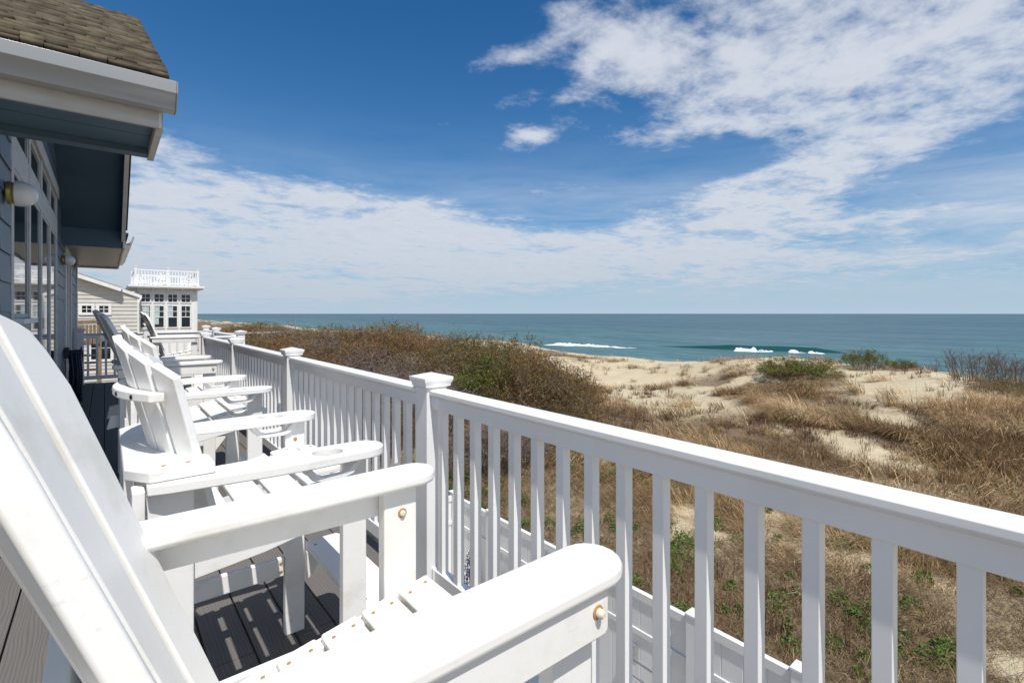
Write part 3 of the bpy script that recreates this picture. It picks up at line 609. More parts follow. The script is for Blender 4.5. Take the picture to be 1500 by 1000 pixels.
# roof: near slope in shingle courses, far slope, both with thickness
rf = MB()
N2 = math.hypot(YR - Y1, ZR - ZG)
for s_, ya in ((1, Y1 - .05), (-1, Y2 + .05)):
    zb = ZG + .02
    rf.add([(-6, ya, zb), (XR, ya, zb), (XR, YR, ZR), (-6, YR, ZR), (-6, ya, zb - .10), (XR, ya, zb - .10), (XR, YR, ZR - .10), (-6, YR, ZR - .10)],
           [(0, 1, 2, 3), (7, 6, 5, 4), (0, 4, 5, 1), (1, 5, 6, 2), (2, 6, 7, 3), (3, 7, 4, 0)])
roof = rf.build('roof', 'soffit_blue', hs)
sv, sf, sc_ = [], [], []
ns = 42; ex = N2 / ns; dy, dz = (YR - Y1) / N2, (ZR - ZG) / N2; nyv, nzv = -dz, dy
for i in range(ns):
    x = -3.0 - random.random() * .2
    while x < XR + .035:
        w = random.uniform(.07, .19); x1 = min(x + w, XR + .04)
        th = .012 + random.uniform(0, .014); t0 = i * ex - .02 - random.uniform(0, .014); t1 = (i + 1.35) * ex
        def P(t, h): return (Y1 - .05 + t * dy + nyv * h, ZG + .022 + t * dz + nzv * h)
        a, b, c, d = P(t0, .012), P(t0, .012 + th + .012), P(t1, .016), P(t1, .0)
        o = len(sv); sv += [(x, *a), (x, *b), (x, *c), (x, *d), (x1 - .004, *a), (x1 - .004, *b), (x1 - .004, *c), (x1 - .004, *d)]
        sf += [tuple(q_ + o for q_ in f) for f in [(0, 1, 2, 3), (7, 6, 5, 4), (0, 4, 5, 1), (1, 5, 6, 2), (2, 6, 7, 3), (3, 7, 4, 0)]]
        t_ = random.uniform(.35, 1.2); sc_ += [(t_, t_ * random.uniform(.95, 1.02), t_ * random.uniform(.85, 1.0))] * 8; x = x1
me = np_mesh('shingles', np.array(sv), np.array(sf), 'shingle', np.array(sc_)); np_obj('shingles', me, roof)
rp = MB(); rp.add([(-6, YR - .02, ZR + .035), (XR + .04, YR - .02, ZR + .035), (XR + .04, Y2 + .09, ZG + .04), (-6, Y2 + .09, ZG + .04), (-6, YR - .02, ZR + .06), (XR + .04, YR - .02, ZR + .06), (XR + .04, Y2 + .09, ZG + .065), (-6, Y2 + .09, ZG + .065)],
    [(0, 1, 2, 3), (7, 6, 5, 4), (0, 4, 5, 1), (1, 5, 6, 2), (2, 6, 7, 3), (3, 7, 4, 0)]); rp.build('shingles', 'black_metal', roof)
# rake boards on the sea end of both slopes
rk = MB()
for ya, yb in ((Y1 + .0, YR), (Y2, YR)):
    za = ZG - .0; rk.add([(XR - .03, ya, za - .20), (XR + .012, ya, za - .20), (XR + .012, yb, ZR - .20), (XR - .03, yb, ZR - .20), (XR - .03, ya, za - .01), (XR + .012, ya, za - .01), (XR + .012, yb, ZR - .01), (XR - .03, yb, ZR - .01)],
           [(0, 3, 2, 1), (4, 5, 6, 7), (0, 1, 5, 4), (1, 2, 6, 5), (2, 3, 7, 6), (3, 0, 4, 7)])
rk.build('rake_board', 'trim_white', hs)
# near eave: fascia, boxed soffit, K-style gutter facing the camera
ev = MB(); ev.box(-6, XR, Y1 - .01, Y1 + .015, 2.16, 2.335); ev.build('fascia', 'trim_shaded', hs, .003)
ev = MB(); ev.box(-6, XR - .012, Y1 + .015, Y1 + .30, 2.20, 2.215).box(-6, XR - .012, Y1 + .308, Y1 + .60, 2.20, 2.215).box(-6, XR - .012, Y1 + .55, Y1 + .605, 2.165, 2.199).box(-6, XR - .012, Y1 + .605, Y1 + .64, 2.165, 2.62); ev.build('soffit', 'soffit_blue', hs)
ev = MB(); ev.prism([(Y1 + .016, 2.152), (Y1 + .64, 2.152), (Y1 + .64, 2.36 + .25), (Y1 + .016, 2.30)], (XR - .011, 0, 0), (0, 1, 0), (0, 0, 1), .03); ev.build('eave_return', 'trim_shaded', hs, .002)
gut = MB(); gp = [(Y1 - .011, 2.355), (Y1 - .011, 2.235), (Y1 - .085, 2.235), (Y1 - .088, 2.255), (Y1 - .105, 2.285), (Y1 - .125, 2.305), (Y1 - .128, 2.345), (Y1 - .128, 2.362), (Y1 - .112, 2.362), (Y1 - .112, 2.350), (Y1 - .11, 2.31), (Y1 - .09, 2.29), (Y1 - .07, 2.25), (Y1 - .025, 2.25), (Y1 - .025, 2.355)]
gut.prism(gp, (-6, 0, 0), (0, 1, 0), (0, 0, 1), 6 + XR + .062); go = gut.build('gutter', 'gutter_metal', hs, .002)
gc = MB(); gc.prism([(Y1 - .012, 2.358), (Y1 - .012, 2.232), (Y1 - .087, 2.232), (Y1 - .128, 2.305), (Y1 - .130, 2.358)], (XR + .063, 0, 0), (0, 1, 0), (0, 0, 1), .004); gc.build('gutter_end_cap', 'gutter_metal', go)
# far eave: flat soffit running on beyond the gable, with its own gutter along the sea side
fe = MB(); fe.box(WX - .02, XR - .015, 8.52, 8.60, 2.13, 2.36); fe.build('soffit', 'soffit_blue', hs)
fe = MB(); fe.box(WX + .0, XR - .015, 8.61, 12.45, 2.15, 2.165); fe.build('soffit', 'soffit_metal', hs)
fe = MB(); fe.box(XR - .014, XR + .008, 8.50, 12.47, 2.12, 2.31).box(WX, XR - .015, 12.452, 12.475, 2.12, 2.30); fe.build('fascia', 'trim_white', hs, .003)
fe = MB(); kp = [(XR + .009, 2.20), (XR + .07, 2.20), (XR + .075, 2.225), (XR + .105, 2.26), (XR + .115, 2.30), (XR + .115, 2.325), (XR + .10, 2.325), (XR + .10, 2.30), (XR + .06, 2.23), (XR + .02, 2.215), (XR + .02, 2.32), (XR + .009, 2.32)]
fe._sw(kp, 8.70, 12.5); g2 = fe.build('gutter', 'gutter_metal', hs)
fe = MB(); fe.add([(XR + .05, 8.66, 2.33), (XR + .05, 12.52, 2.33), (-3, 12.52, 3.0), (-3, 8.66, 3.0), (XR + .05, 8.66, 2.36), (XR + .05, 12.52, 2.36), (-3, 12.52, 3.03), (-3, 8.66, 3.03)], [(0, 1, 2, 3), (7, 6, 5, 4), (0, 4, 5, 1), (1, 5, 6, 2), (2, 6, 7, 3), (3, 7, 4, 0)]); fe.build('porch_roof', 'roof_grey', hs)
# wall lamps
def wall_lamp(y, z, label):
    l = thing('wall_lamp', label, 'lamp', (WX + .012, y, z), 0, 'lamps on the blue house wall')
    b = MB(); b.lathe([(.05, 0), (.062, .004), (.062, .02), (.055, .028)], (0, 0, 0), (1, 0, 0), 24); b.build('backplate', 'brass', l, smooth=True)
    g = MB(); g.lathe([(.056, .028), (.068, .034), (.069, .05), (.066, .075), (.055, .10), (.035, .118), (.012, .125)], (0, 0, 0), (1, 0, 0), 24); g.build('globe', 'frosted_globe', l, smooth=True)
    return l
wall_lamp(3.78, 1.90, 'white domed lamp on the blue wall at the left edge under the near eave'); wall_lamp(8.28, 1.91, 'white domed lamp on the blue wall beyond the tall windows')
# garden hose on its hanger
hz = thing('garden_hose', 'coiled dark hose hanging from a wall hook beside the far door', 'hose', (WX + .03, 8.78, 0))
hk = MB(); hk.box(-.02, .03, -.09, .09, .66, .80).box(.03, .16, -.07, .07, .72, .745).box(.14, .16, -.07, .07, .745, .80); hk.build('hanger', 'black_metal', hz, .004)
co = MB()
for i in range(16):
    rr = .0115; x = .04 + .022 * (i % 6); ph = random.uniform(-.03, .03); L = .30 + .05 * random.random(); w = .085 + .02 * random.random()
    co.tube([(x + .01 * math.sin(3 * t), w * math.sin(t) + ph, .76 - L + (L) * math.cos(t)) for t in np.linspace(0, 2 * math.pi, 26)], rr, 7)
co.tube([(.06, .05, .75), (.10, .07, .4), (.12, .05, .12), (.14, -.02, .03), (.16, -.10, .02)], .0105, 7); co.build('coil', 'hose_rubber', hz, smooth=True)

# ------------------------------------------------------------------ white fence down at ground level
FX = 3.55; fz = -1.14
fn = thing('privacy_fence', 'white vinyl privacy fence round the yard below the deck', 'fence', (FX, 0, -2.9))
FP = [-1.0, 1.3, 2.066, 3.38, 4.69, 5.5]
def fpost(x, y, top):
    p = MB(); p.box(x - .05, x + .05, y - .05, y + .05, 0, top); p.prism([(-.056, -.056), (.056, -.056), (.056, .056), (-.056, .056)], (x, y, top), (1, 0, 0), (0, 1, 0), .02); p.build('post', 'white_vinyl', fn, .004)
for y in FP: fpost(0, y, 1.80)
fpost(-2.6, 5.5, 1.80)
def fpanel(a, b):
    a, b = Vector((*a, 0)), Vector((*b, 0)); d = (b - a).normalized(); L = (b - a).length; s = Vector((d.y, -d.x, 0)); a = a + d * .051; b = b - d * .051; L -= .102
    for zc, h in ((1.735, .07), (1.42, .05), (.12, .09)):
        m_ = MB(); m_.bar(a + Vector((0, 0, zc)), b + Vector((0, 0, zc)), .045, h, s); m_.build('rail', 'white_vinyl', fn, .004)
    n = max(2, round(L / .15)); m_ = MB(); w = L / n
    for i in range(n):
        p = a + d * (i + .5) * w
        m_.bar(p + Vector((0, 0, .16)), p + Vector((0, 0, 1.395)), w - .008, .022, d); m_.bar(p + Vector((0, 0, 1.445)), p + Vector((0, 0, 1.70)), w - .008, .022, d)
    m_.bar((a + b) / 2 + Vector((0, 0, .16)), (a + b) / 2 + Vector((0, 0, 1.70)), L - .002, .012, d); m_.build('panel', 'white_vinyl', fn, .003)
for y0, y1 in zip(FP[:-1], FP[1:]): fpanel((0, y0), (0, y1))
fpanel((-2.6, 5.5), (0, 5.5))
def towel(y, z, L, label):
    t = MB(); n = 14; vs = []; rows = 16
    for i in range(rows):
        u = i / (rows - 1); hw = .03 + .17 * min(1, u * 1.6) ** .8
        for k in range(n):
            a = k / (n - 1) * 2 - 1; vs.append((-.045 - .04 * math.cos(a * 9 + u) * min(1, u * 3 + .3) * (.5) - .02, a * hw, -u * L))
    t.add(vs, [(i * n + k, i * n + k + 1, (i + 1) * n + k + 1, (i + 1) * n + k) for i in range(rows - 1) for k in range(n - 1)])
    o = t.build('beach_towel', 'towel_print', smooth=True); md = o.modifiers.new('thick', 'SOLIDIFY'); md.thickness = .012; o.location = (FX - .03, y, z)
    tag(o, label, 'towel', 'patterned towels hung on the fence')
towel(5.02, -1.66, 1.0, 'navy and white patterned towel on the fence, nearer the tall railing post'); towel(4.48, -1.62, 1.0, 'navy and white patterned towel on the fence, right beside its fellow')
rk = thing('towel_rack', 'wire towel rack fixed to the inside of the white fence', 'rack', (FX - .06, 2.3, -1.62))
w_ = MB()
for z_, x_ in ((0, -.10), (-.05, -.05), (-.10, -.14)): w_.tube([(.03, -.55, z_), (x_, -.55, z_), (x_, .30, z_), (.03, .30, z_)], .006, 6)
w_.build('bar', 'steel', rk, smooth=True)
for y_ in (-.55, .30): w2 = MB(); w2.box(.0, .03, y_ - .015, y_ + .015, -.13, .03); w2.build('mount', 'steel', rk)

# ------------------------------------------------------------------ the neighbours
nb = thing('neighbour_house', 'grey sided house with low gable beyond the end of the deck', 'house', (0, 34.5, 0))
gz = [(-6, 7.4), (.15, 2.55 + 0), (1.45, 2.1)]
def roofz(x): return 2.66 + (.62 - x) * .37 if x < .62 else 2.22 + (1.5 - x) * .40
ns_ = MB(); z = -3.0
while z < 6:
    x1 = 1.5
    if roofz(1.45) < z: 
        x1 = .62 - (z + .18 - 2.66) / .37 if z > 2.48 else 1.5 - (z - 2.2) / .4 - .1
    if x1 > -6: ns_.add([(-6, -.04, z), (x1, -.04, z), (x1, -.010, z + .215), (-6, -.010, z + .215), (-6, .05, z), (x1, .05, z), (x1, .05, z + .215), (-6, .05, z + .215)], [(0, 1, 2, 3), (7, 6, 5, 4), (0, 4, 5, 1), (1, 5, 6, 2), (2, 6, 7, 3), (3, 7, 4, 0)])
    z += .21
ns_.build('wall', 'siding_grey', nb)
b_ = MB(); b_.box(-6, 1.49, .06, 2.5, -4, 2.1).prism([(-6, 2.1), (1.4, 2.1), (1.4, 2.2), (.6, 2.5), (-6, 4.9)], (0, .06, 0), (1, 0, 0), (0, 0, 1), -2.4); b_.build('house_core', 'siding_grey', nb)
r_ = MB(); r_.bar((-6, .9, roofz(-6) + .08), (.72, .9, roofz(.62) + .04), 2.6, .10, (0, 1, 0)); r_.bar((.3, 1.2, roofz(.64) + .10), (1.62, 1.2, roofz(1.5) + .02), 2.2, .09, (0, 1, 0)); r_.build('roof', 'roof_grey', nb)
t_ = MB(); t_.bar((-6, -.40, roofz(-6) - .0), (.70, -.40, roofz(.62) - .04), .03, .19, (0, 1, 0)); t_.bar((.72, -.10, roofz(.72) - .0), (1.60, -.10, roofz(1.5) - .05), .03, .16, (0, 1, 0)); t_.build('rake_board', 'trim_white', nb)
s_ = MB(); s_.bar((-6, -.14, roofz(-6) - .02), (.68, -.14, roofz(.62) - .07), .46, .03, (0, 1, 0)); s_.build('soffit', 'trim_white', nb)
t_ = MB(); t_.box(1.40, 1.52, -.05, -.02, -3, 2.1); t_.build('corner_board', 'trim_white', nb, .004)
t_ = MB(); t_.tube([(1.58, -.12, 2.12), (1.50, -.14, 1.95), (1.46, -.11, 1.8), (1.46, -.11, -3)], .045, 8); t_.build('downspout', 'trim_white', nb, smooth=True)
def small_window(x0, x1, z0, z1, y, parent, nx=2, nz=2, trim=.13):
    f = MB(); f.box(x0 - trim, x1 + trim, y - .045, y - .015, z0 - trim, z0).box(x0 - trim, x1 + trim, y - .045, y - .015, z1, z1 + trim).box(x0 - trim, x0, y - .045, y - .015, z0, z1).box(x1, x1 + trim, y - .045, y - .015, z0, z1)
    for k in range(1, nx): xx = x0 + (x1 - x0) * k / nx; f.box(xx - .014, xx + .014, y - .03, y - .016, z0, z1)
    for k in range(1, nz): zz = z0 + (z1 - z0) * k / nz; f.box(x0, x1, y - .031, y - .017, zz - .014, zz + .014)
    w = f.build('window', 'trim_white', parent); g = MB(); g.box(x0, x1, y - .014, y + .0, z0, z1); g.build('pane', 'glass_pane', w); return w
small_window(-.92, -.54, 1.30, 1.66, -.03, nb); small_window(-.22, .16, 1.30, 1.66, -.03, nb)
small_window(-.55, .25, -1.2, .0, -.03, nb, 1, 2)
tw = thing('neighbour_house', 'white house with tall windows and a railed roof deck', 'house', (0, 36.5, 0))
tx0, tx1 = 1.40, 4.48
wt = MB(); wt.box(tx0, tx1, 0, 5, -4, 2.72); wt.build('wall', 'white_vinyl', tw)
wt = MB(); wt.box(tx0 + .02, tx1 - .15, -.03, -.002, -.1, .12); wt.build('belt_board', 'trim_white', tw)
wt = MB(); wt.box(tx1 - .14, tx1 + .015, -.02, -.002, -4, 2.49); wt.build('corner_board', 'trim_white', tw)
fr_ = MB(); fr_.box(tx0 - .1, tx1 + .02, -.035, -.002, 2.50, 2.70); fr_.build('frieze', 'trim_white', tw)
cn = MB(); cn.box(tx0 - .30, tx1 + .28, -.40, 5.3, 2.72, 2.80).box(tx0 - .36, tx1 + .34, -.46, 5.36, 2.80, 2.93); cn.build('cornice', 'trim_white', tw, .01)
for x in np.linspace(tx0 + .1, tx1 - .05, 5):
    bk = MB(); bk.prism([(-.04, 2.5), (-.04, 2.715), (-.30, 2.715)], (x - .035, 0, 0), (0, 1, 0), (0, 0, 1), .07)
    bk.build('bracket', 'trim_white', tw)
for i in range(4):
    x0 = 1.645 + i * .672; x1 = x0 + .44
    small_window(x0, x1, 1.95, 2.40, 0, tw, 2, 2, .07); w = small_window(x0, x1, .42, 1.70, 0, tw, 1, 1, .07)
    f = MB(); f.box(x0, x1, -.036, -.018, 1.01, 1.06)
    f.box((x0 + x1) / 2 - .013, (x0 + x1) / 2 + .013, -.034, -.019, 1.06, 1.70).box(x0, x1, -.033, -.020, 1.36, 1.39); f.build('sash', 'trim_white', w)
    if i < 3: c_ = MB(); c_.box(x0 + .01, x0 + (.40 if i == 0 else .2), -.0155, -.0142, .6 if i == 1 else 1.06, 1.69); c_.build('curtain', 'curtain', w)
rr = MB(); 
for x in (tx0 - .0, (tx0 + tx1) / 2 + .02, tx1 + .02):
    for y in (-.15, 4.9): rr.box(x - .06, x + .06, y - .06, y + .06, 2.93, 3.97).box(x - .08, x + .08, y - .08, y + .08, 3.97, 4.02)
for y in (-.15, 4.9):
    rr.box(tx0, tx1, y - .035, y + .035, 3.78, 3.86).box(tx0, tx1, y - .025, y + .025, 3.02, 3.09)
    for x in np.arange(tx0 + .14, tx1, .15): rr.box(x - .025, x + .025, y - .025, y + .025, 3.09, 3.78)
for x in (tx0, tx1):
    rr.box(x - .035, x + .035, -.1, 4.9, 3.781, 3.861).box(x - .025, x + .025, -.1, 4.9, 3.021, 3.091)
    for y in np.arange(.0, 4.9, .125): rr.box(x - .018, x + .018, y - .018, y + .018, 3.09, 3.78)
rr.build('roof_railing', 'white_vinyl', tw)
GR = 'chairs on the roof deck'
for i, (x, y, rz, lb) in enumerate(((1.95, 37.9, 0, 'white chair at the left end of the neighbouring roof deck'), (4.05, 37.6, R(180), 'white chair at the right end of the neighbouring roof deck'), (2.75, 38.6, R(-60), 'white chair in the middle of the neighbouring roof deck'))):
    c = copy_tree(ch1 if i != 2 else ch2); c.location = (x, y, 2.93); c.rotation_euler = (0, 0, rz); c.scale = (.8, .8, .62); c['label'] = lb; c['group'] = GR
ws = thing('wooden_stair', 'weathered wooden stair and gate frame behind the far railing', 'stairs', (0, 17, 0))
w_ = MB(); w_.box(-.95, -.83, -.05, .07, -3, 1.02).box(-.16, -.06, -.05, .07, -3, 1.02).box(-.58, -.48, .4, .5, -3, .95); w_.build('post', 'old_wood', ws, .006)
w_ = MB(); w_.bar((-1.0, 0, 1.0), (-.0, 0, 1.04), .2, .10, (0, 1, 0)); w_.box(-.9, -.1, .06, .09, .42, .54); w_.build('beam', 'old_wood', ws, .006)
w_ = MB()
for i in range(5): w_.box(-.46 + i * .075, -.40 + i * .075, -.09, -.055, .45, .96)
w_.build('slats', 'old_wood', ws, .003)
w_ = MB()
for i in range(9): w_.box(-.82, -.17, .1 + i * .1, .34 + i * .1, .12 - i * .2, .16 - i * .2)
w_.build('treads', 'old_wood', ws, .004)
mp_ = thing('marker_pole', 'thin pole standing up out of the far sand dune', 'pole', (*ray(433, 50), float(ground(*ray(433, 50)))))
w_ = MB(); w_.tube([(0, 0, -.3), (0, 0, 1.2), (0, 0, 2.4)], [.04, .03, .018], 6); w_.build('shaft', 'steel', mp_)
a_, b_ = ray(290, 30), ray(412, 34)
hr = thing('boardwalk_rail', 'low grey wooden handrail crossing the brush beyond the deck corner', 'handrail', (0, 0, 0))
w_ = MB(); w_.bar((*a_, -.02), (*b_, -.02), .10, .05, (0, 0, 1)); w_.build('rail', 'siding_grey', hr)
for t in np.linspace(0, 1, 5):
    x, y = a_[0] + (b_[0] - a_[0]) * t, a_[1] + (b_[1] - a_[1]) * t; w_ = MB(); w_.box(x - .05, x + .05, y - .05, y + .05, -3.2, -.06); w_.build('post', 'siding_grey', hr)

# ------------------------------------------------------------------ dry grass, weeds, shrubs
def blades(P, D, L, wid, bend, cols):
    """P root (n,3), D lean direction (n,3, horizontal), L length, bend 0..1 -> two-piece ribbon"""
    n = len(P); up = np.array([0, 0, 1.]); side = np.cross(D, up); side /= np.linalg.norm(side, axis=1)[:, None] + 1e-9
    ang = rng.uniform(0, math.pi, n); s2 = side * np.cos(ang)[:, None] + D * np.sin(ang)[:, None] * .6
    mid = P + up * (L * .55 * (1 - bend * .45))[:, None] + D * (L * .55 * bend * .8)[:, None]
    tip = mid + up * (L * .45 * (1 - bend * 1.35))[:, None] + D * (L * .45 * np.minimum(1, bend * 1.3))[:, None]
    w = wid[:, None]
    V = np.stack([P - s2 * w, P + s2 * w, mid + s2 * w * .8, mid - s2 * w * .8, tip], 1).reshape(-1, 3)
    b = (np.arange(n) * 5)[:, None]
    F = np.concatenate([b + [0, 1, 2], b + [0, 2, 3], b + [3, 2, 4]], 0)
    C = np.repeat(cols, 5, 0); return V, F, C
def in_view(x, y, lo=-8, hi=100):
    a = np.degrees(np.arctan2(x, y)); return (a > lo) & (a < hi)
PAL = np.array([(.40, .29, .16), (.30, .205, .105), (.22, .145, .075), (.47, .37, .235), (.15, .10, .055), (.34, .22, .10)])
def grass(n_c, rmin, rmax, per, Lr, wr, seed):
    """wind-laid clumps: each clump has its own size, lean and tone, with bare or littered ground between"""
    r_ = np.random.default_rng(seed)
    rr_ = np.sqrt(r_.random(n_c) * (rmax ** 2 - rmin ** 2) + rmin ** 2); th = np.radians(r_.uniform(2, 98, n_c)); x = rr_ * np.sin(th); y = rr_ * np.cos(th)
    field = fbm(x / 2.3, y / 2.3, 55, 3)
    dens = cover(x, y) * (.10 + 1.5 * sst(.43, .64, field)) * (.06 + .94 * sst(8.0, 12.8, x + .35 * y))
    keep = (x > FX + .25) & (x < 38) & (r_.random(n_c) < np.clip(dens, .012, 1)); x, y, field = x[keep], y[keep], field[keep]; nc = len(x)
    size = r_.uniform(.5, 1.25, nc) * (.55 + .9 * field) * (.40 + .60 * sst(7.5, 12.5, x + .35 * y))
    nb_ = np.maximum(6, (per * size * r_.uniform(.6, 1.3, nc)).astype(int)); k = np.repeat(np.arange(nc), nb_); n = len(k)
    a = r_.uniform(0, 2 * math.pi, n); q = np.sqrt(r_.random(n)); rad = (.05 + .16 * size)[k] * q
    px = x[k] + np.cos(a) * rad; py = y[k] + np.sin(a) * rad
    wind = (2.6 + (fbm(x / 5, y / 5, 77, 3) - .5) * 6 + r_.normal(0, .35, nc))[k]
    Dx = np.cos(wind) * 1.1 + np.cos(a) * q * .9 + r_.normal(0, .35, n); Dy = np.sin(wind) * 1.1 + np.sin(a) * q * .9 + r_.normal(0, .35, n)
    nn = np.hypot(Dx, Dy); Dv = np.c_[Dx / nn, Dy / nn, np.zeros(n)]
    L = r_.uniform(*Lr, n) * size[k]; bend = np.clip(r_.normal(.80, .2, n) + (.25 - .25 * q) * 0, .12, 1)
    tone = (fbm(x / 3.1, y / 3.1, 91, 3) - .5) * 2.8 + r_.normal(0, .55, nc)
    t = np.clip(tone[k] + r_.normal(0, .35, n), -1, 1)[:, None]
    dark, midc, pale = np.array([.15, .090, .045]), np.array([.47, .315, .16]), np.array([.78, .62, .40])
    c = np.where(t < 0, midc * (1 + t) + dark * -t, midc * (1 - t) + pale * t) * r_.uniform(.7, 1.25, (n, 1))
    gcl = (r_.random(nc) < .07)[k] & (r_.random(n) < .6); c[gcl] = np.array([.15, .18, .05]) * r_.uniform(.7, 1.2, (gcl.sum(), 1))
    return blades(np.c_[px, py, ground(px, py) - .01], Dv, L, r_.uniform(*wr, n), bend, c)
parts = [grass(4200, 4.2, 14, 74, (.26, .72), (.0022, .0045), 1), grass(11500, 12, 26, 44, (.45, 1.05), (.0045, .0095), 2), grass(8000, 22, 46, 24, (.35, .75), (.008, .014), 3)]
def stems(n_c, rmin, rmax, per, Lr, wr, seed):
    r_ = np.random.default_rng(seed); rr_ = np.sqrt(r_.random(n_c) * (rmax ** 2 - rmin ** 2) + rmin ** 2); th = np.radians(r_.uniform(20, 98, n_c)); x = rr_ * np.sin(th); y = rr_ * np.cos(th)
    keep = (x > FX + .4) & (x < 36) & (r_.random(n_c) < sst(.46, .66, fbm(x / 3.3, y / 3.3, 303, 3)) * np.clip(cover(x, y) * 1.2 + .12, 0, 1)); x, y = x[keep], y[keep]; nc = len(x)
    k = np.repeat(np.arange(nc), per); n = len(k); a = r_.uniform(0, 6.28, n); q = r_.random(n) * .16
    px, py = x[k] + np.cos(a) * q, y[k] + np.sin(a) * q; c = np.array([.15, .088, .055]) * r_.uniform(.5, 1.7, (nc, 1))[k] * r_.uniform(.7, 1.3, (n, 1))
    return blades(np.c_[px, py, ground(px, py) - .01], np.c_[np.cos(a), np.sin(a), np.zeros(n)], r_.uniform(*Lr, n) * r_.uniform(.6, 1.3, nc)[k], r_.uniform(*wr, n), np.clip(r_.normal(.4, .25, n), 0, 1), c)
parts.append(stems(5200, 7, 22, 22, (.12, .42), (.003, .0065), 31)); parts.append(stems(5200, 18, 42, 16, (.15, .5), (.006, .012), 32))
def thatch(n, rmax, seed):
    r_ = np.random.default_rng(seed); rr_ = np.sqrt(r_.random(n) * (rmax ** 2 - 14) + 14); th = np.radians(r_.uniform(5, 97, n)); x = rr_ * np.sin(th); y = rr_ * np.cos(th)
    keep = (x > FX + .12) & (r_.random(n) < cover(x, y) * 1.9 - .25); x, y = x[keep], y[keep]; n = len(x); a = r_.uniform(0, 6.28, n)
    c = PAL[r_.integers(0, 6, n)] * r_.uniform(.4, 1.0, n)[:, None]
    return blades(np.c_[x, y, ground(x, y) + r_.uniform(0, .05, n)], np.c_[np.cos(a), np.sin(a), np.zeros(n)], r_.uniform(.10, .38, n), r_.uniform(.002, .0045, n), r_.uniform(.85, 1.05, n), c)
parts.append(thatch(230000, 16, 5))
Vs, Fs, Cs = [], [], []; o = 0
for V, F, C in parts: Vs.append(V); Fs.append(F + o); Cs.append(C); o += len(V)
go_ = np_obj('dune_grass', np_mesh('dune_grass', np.concatenate(Vs), np.concatenate(Fs), 'dry_grass', np.concatenate(Cs)))
tag(go_, 'dry tan grass covering the dune behind the railing', 'grass', kind='stuff')
def leaf_cloud(P, size, cols, seed, flat=0.):
    r_ = np.random.default_rng(seed); n = len(P); u = r_.normal(size=(n, 3)); u /= np.linalg.norm(u, axis=1)[:, None]; u[:, 2] *= (1 - flat)
    w = np.cross(u, r_.normal(size=(n, 3))); w /= np.linalg.norm(w, axis=1)[:, None] + 1e-9; s = size[:, None]
    V = np.stack([P - u * s, P + w * s * .42, P + u * s, P - w * s * .42], 1).reshape(-1, 3); F = np.arange(n * 4).reshape(-1, 4); return V, F, np.repeat(cols, 4, 0)
# low green weeds by the fence
r_ = np.random.default_rng(40); n = 420; th = np.radians(r_.uniform(30, 97, n)); rr_ = np.sqrt(r_.random(n) * (13 ** 2 - 16) + 16); x = rr_ * np.sin(th); y = rr_ * np.cos(th)
k_ = (x > FX + .15) & (fbm(x / 1.5, y / 1.5, 12, 2) > .40); x, y = x[k_], y[k_]
ii = np.repeat(np.arange(len(x)), 130); rad = r_.uniform(.06, .24, len(x))[ii]; a = r_.uniform(0, 6.28, len(ii)); q_ = np.sqrt(r_.random(len(ii))); px, py = x[ii] + rad * q_ * np.cos(a), y[ii] + rad * q_ * np.sin(a)
pz = ground(px, py) + .05 + .16 * (1 - q_ ** 2) * r_.random(len(ii)) * rad / .15
cg = np.array([(.07, .15, .025), (.11, .21, .035), (.16, .24, .06)])[r_.integers(0, 3, len(ii))] * r_.uniform(.7, 1.2, (len(ii), 1))
V, F, C = leaf_cloud(np.c_[px, py, pz], r_.uniform(.018, .040, len(ii)), cg, 41, .4)
tag(np_obj('ground_weeds', np_mesh('ground_weeds', V, F, 'weed_leaf', C)), 'low green weeds scattered over the ground outside the fence', 'weeds', kind='stuff')

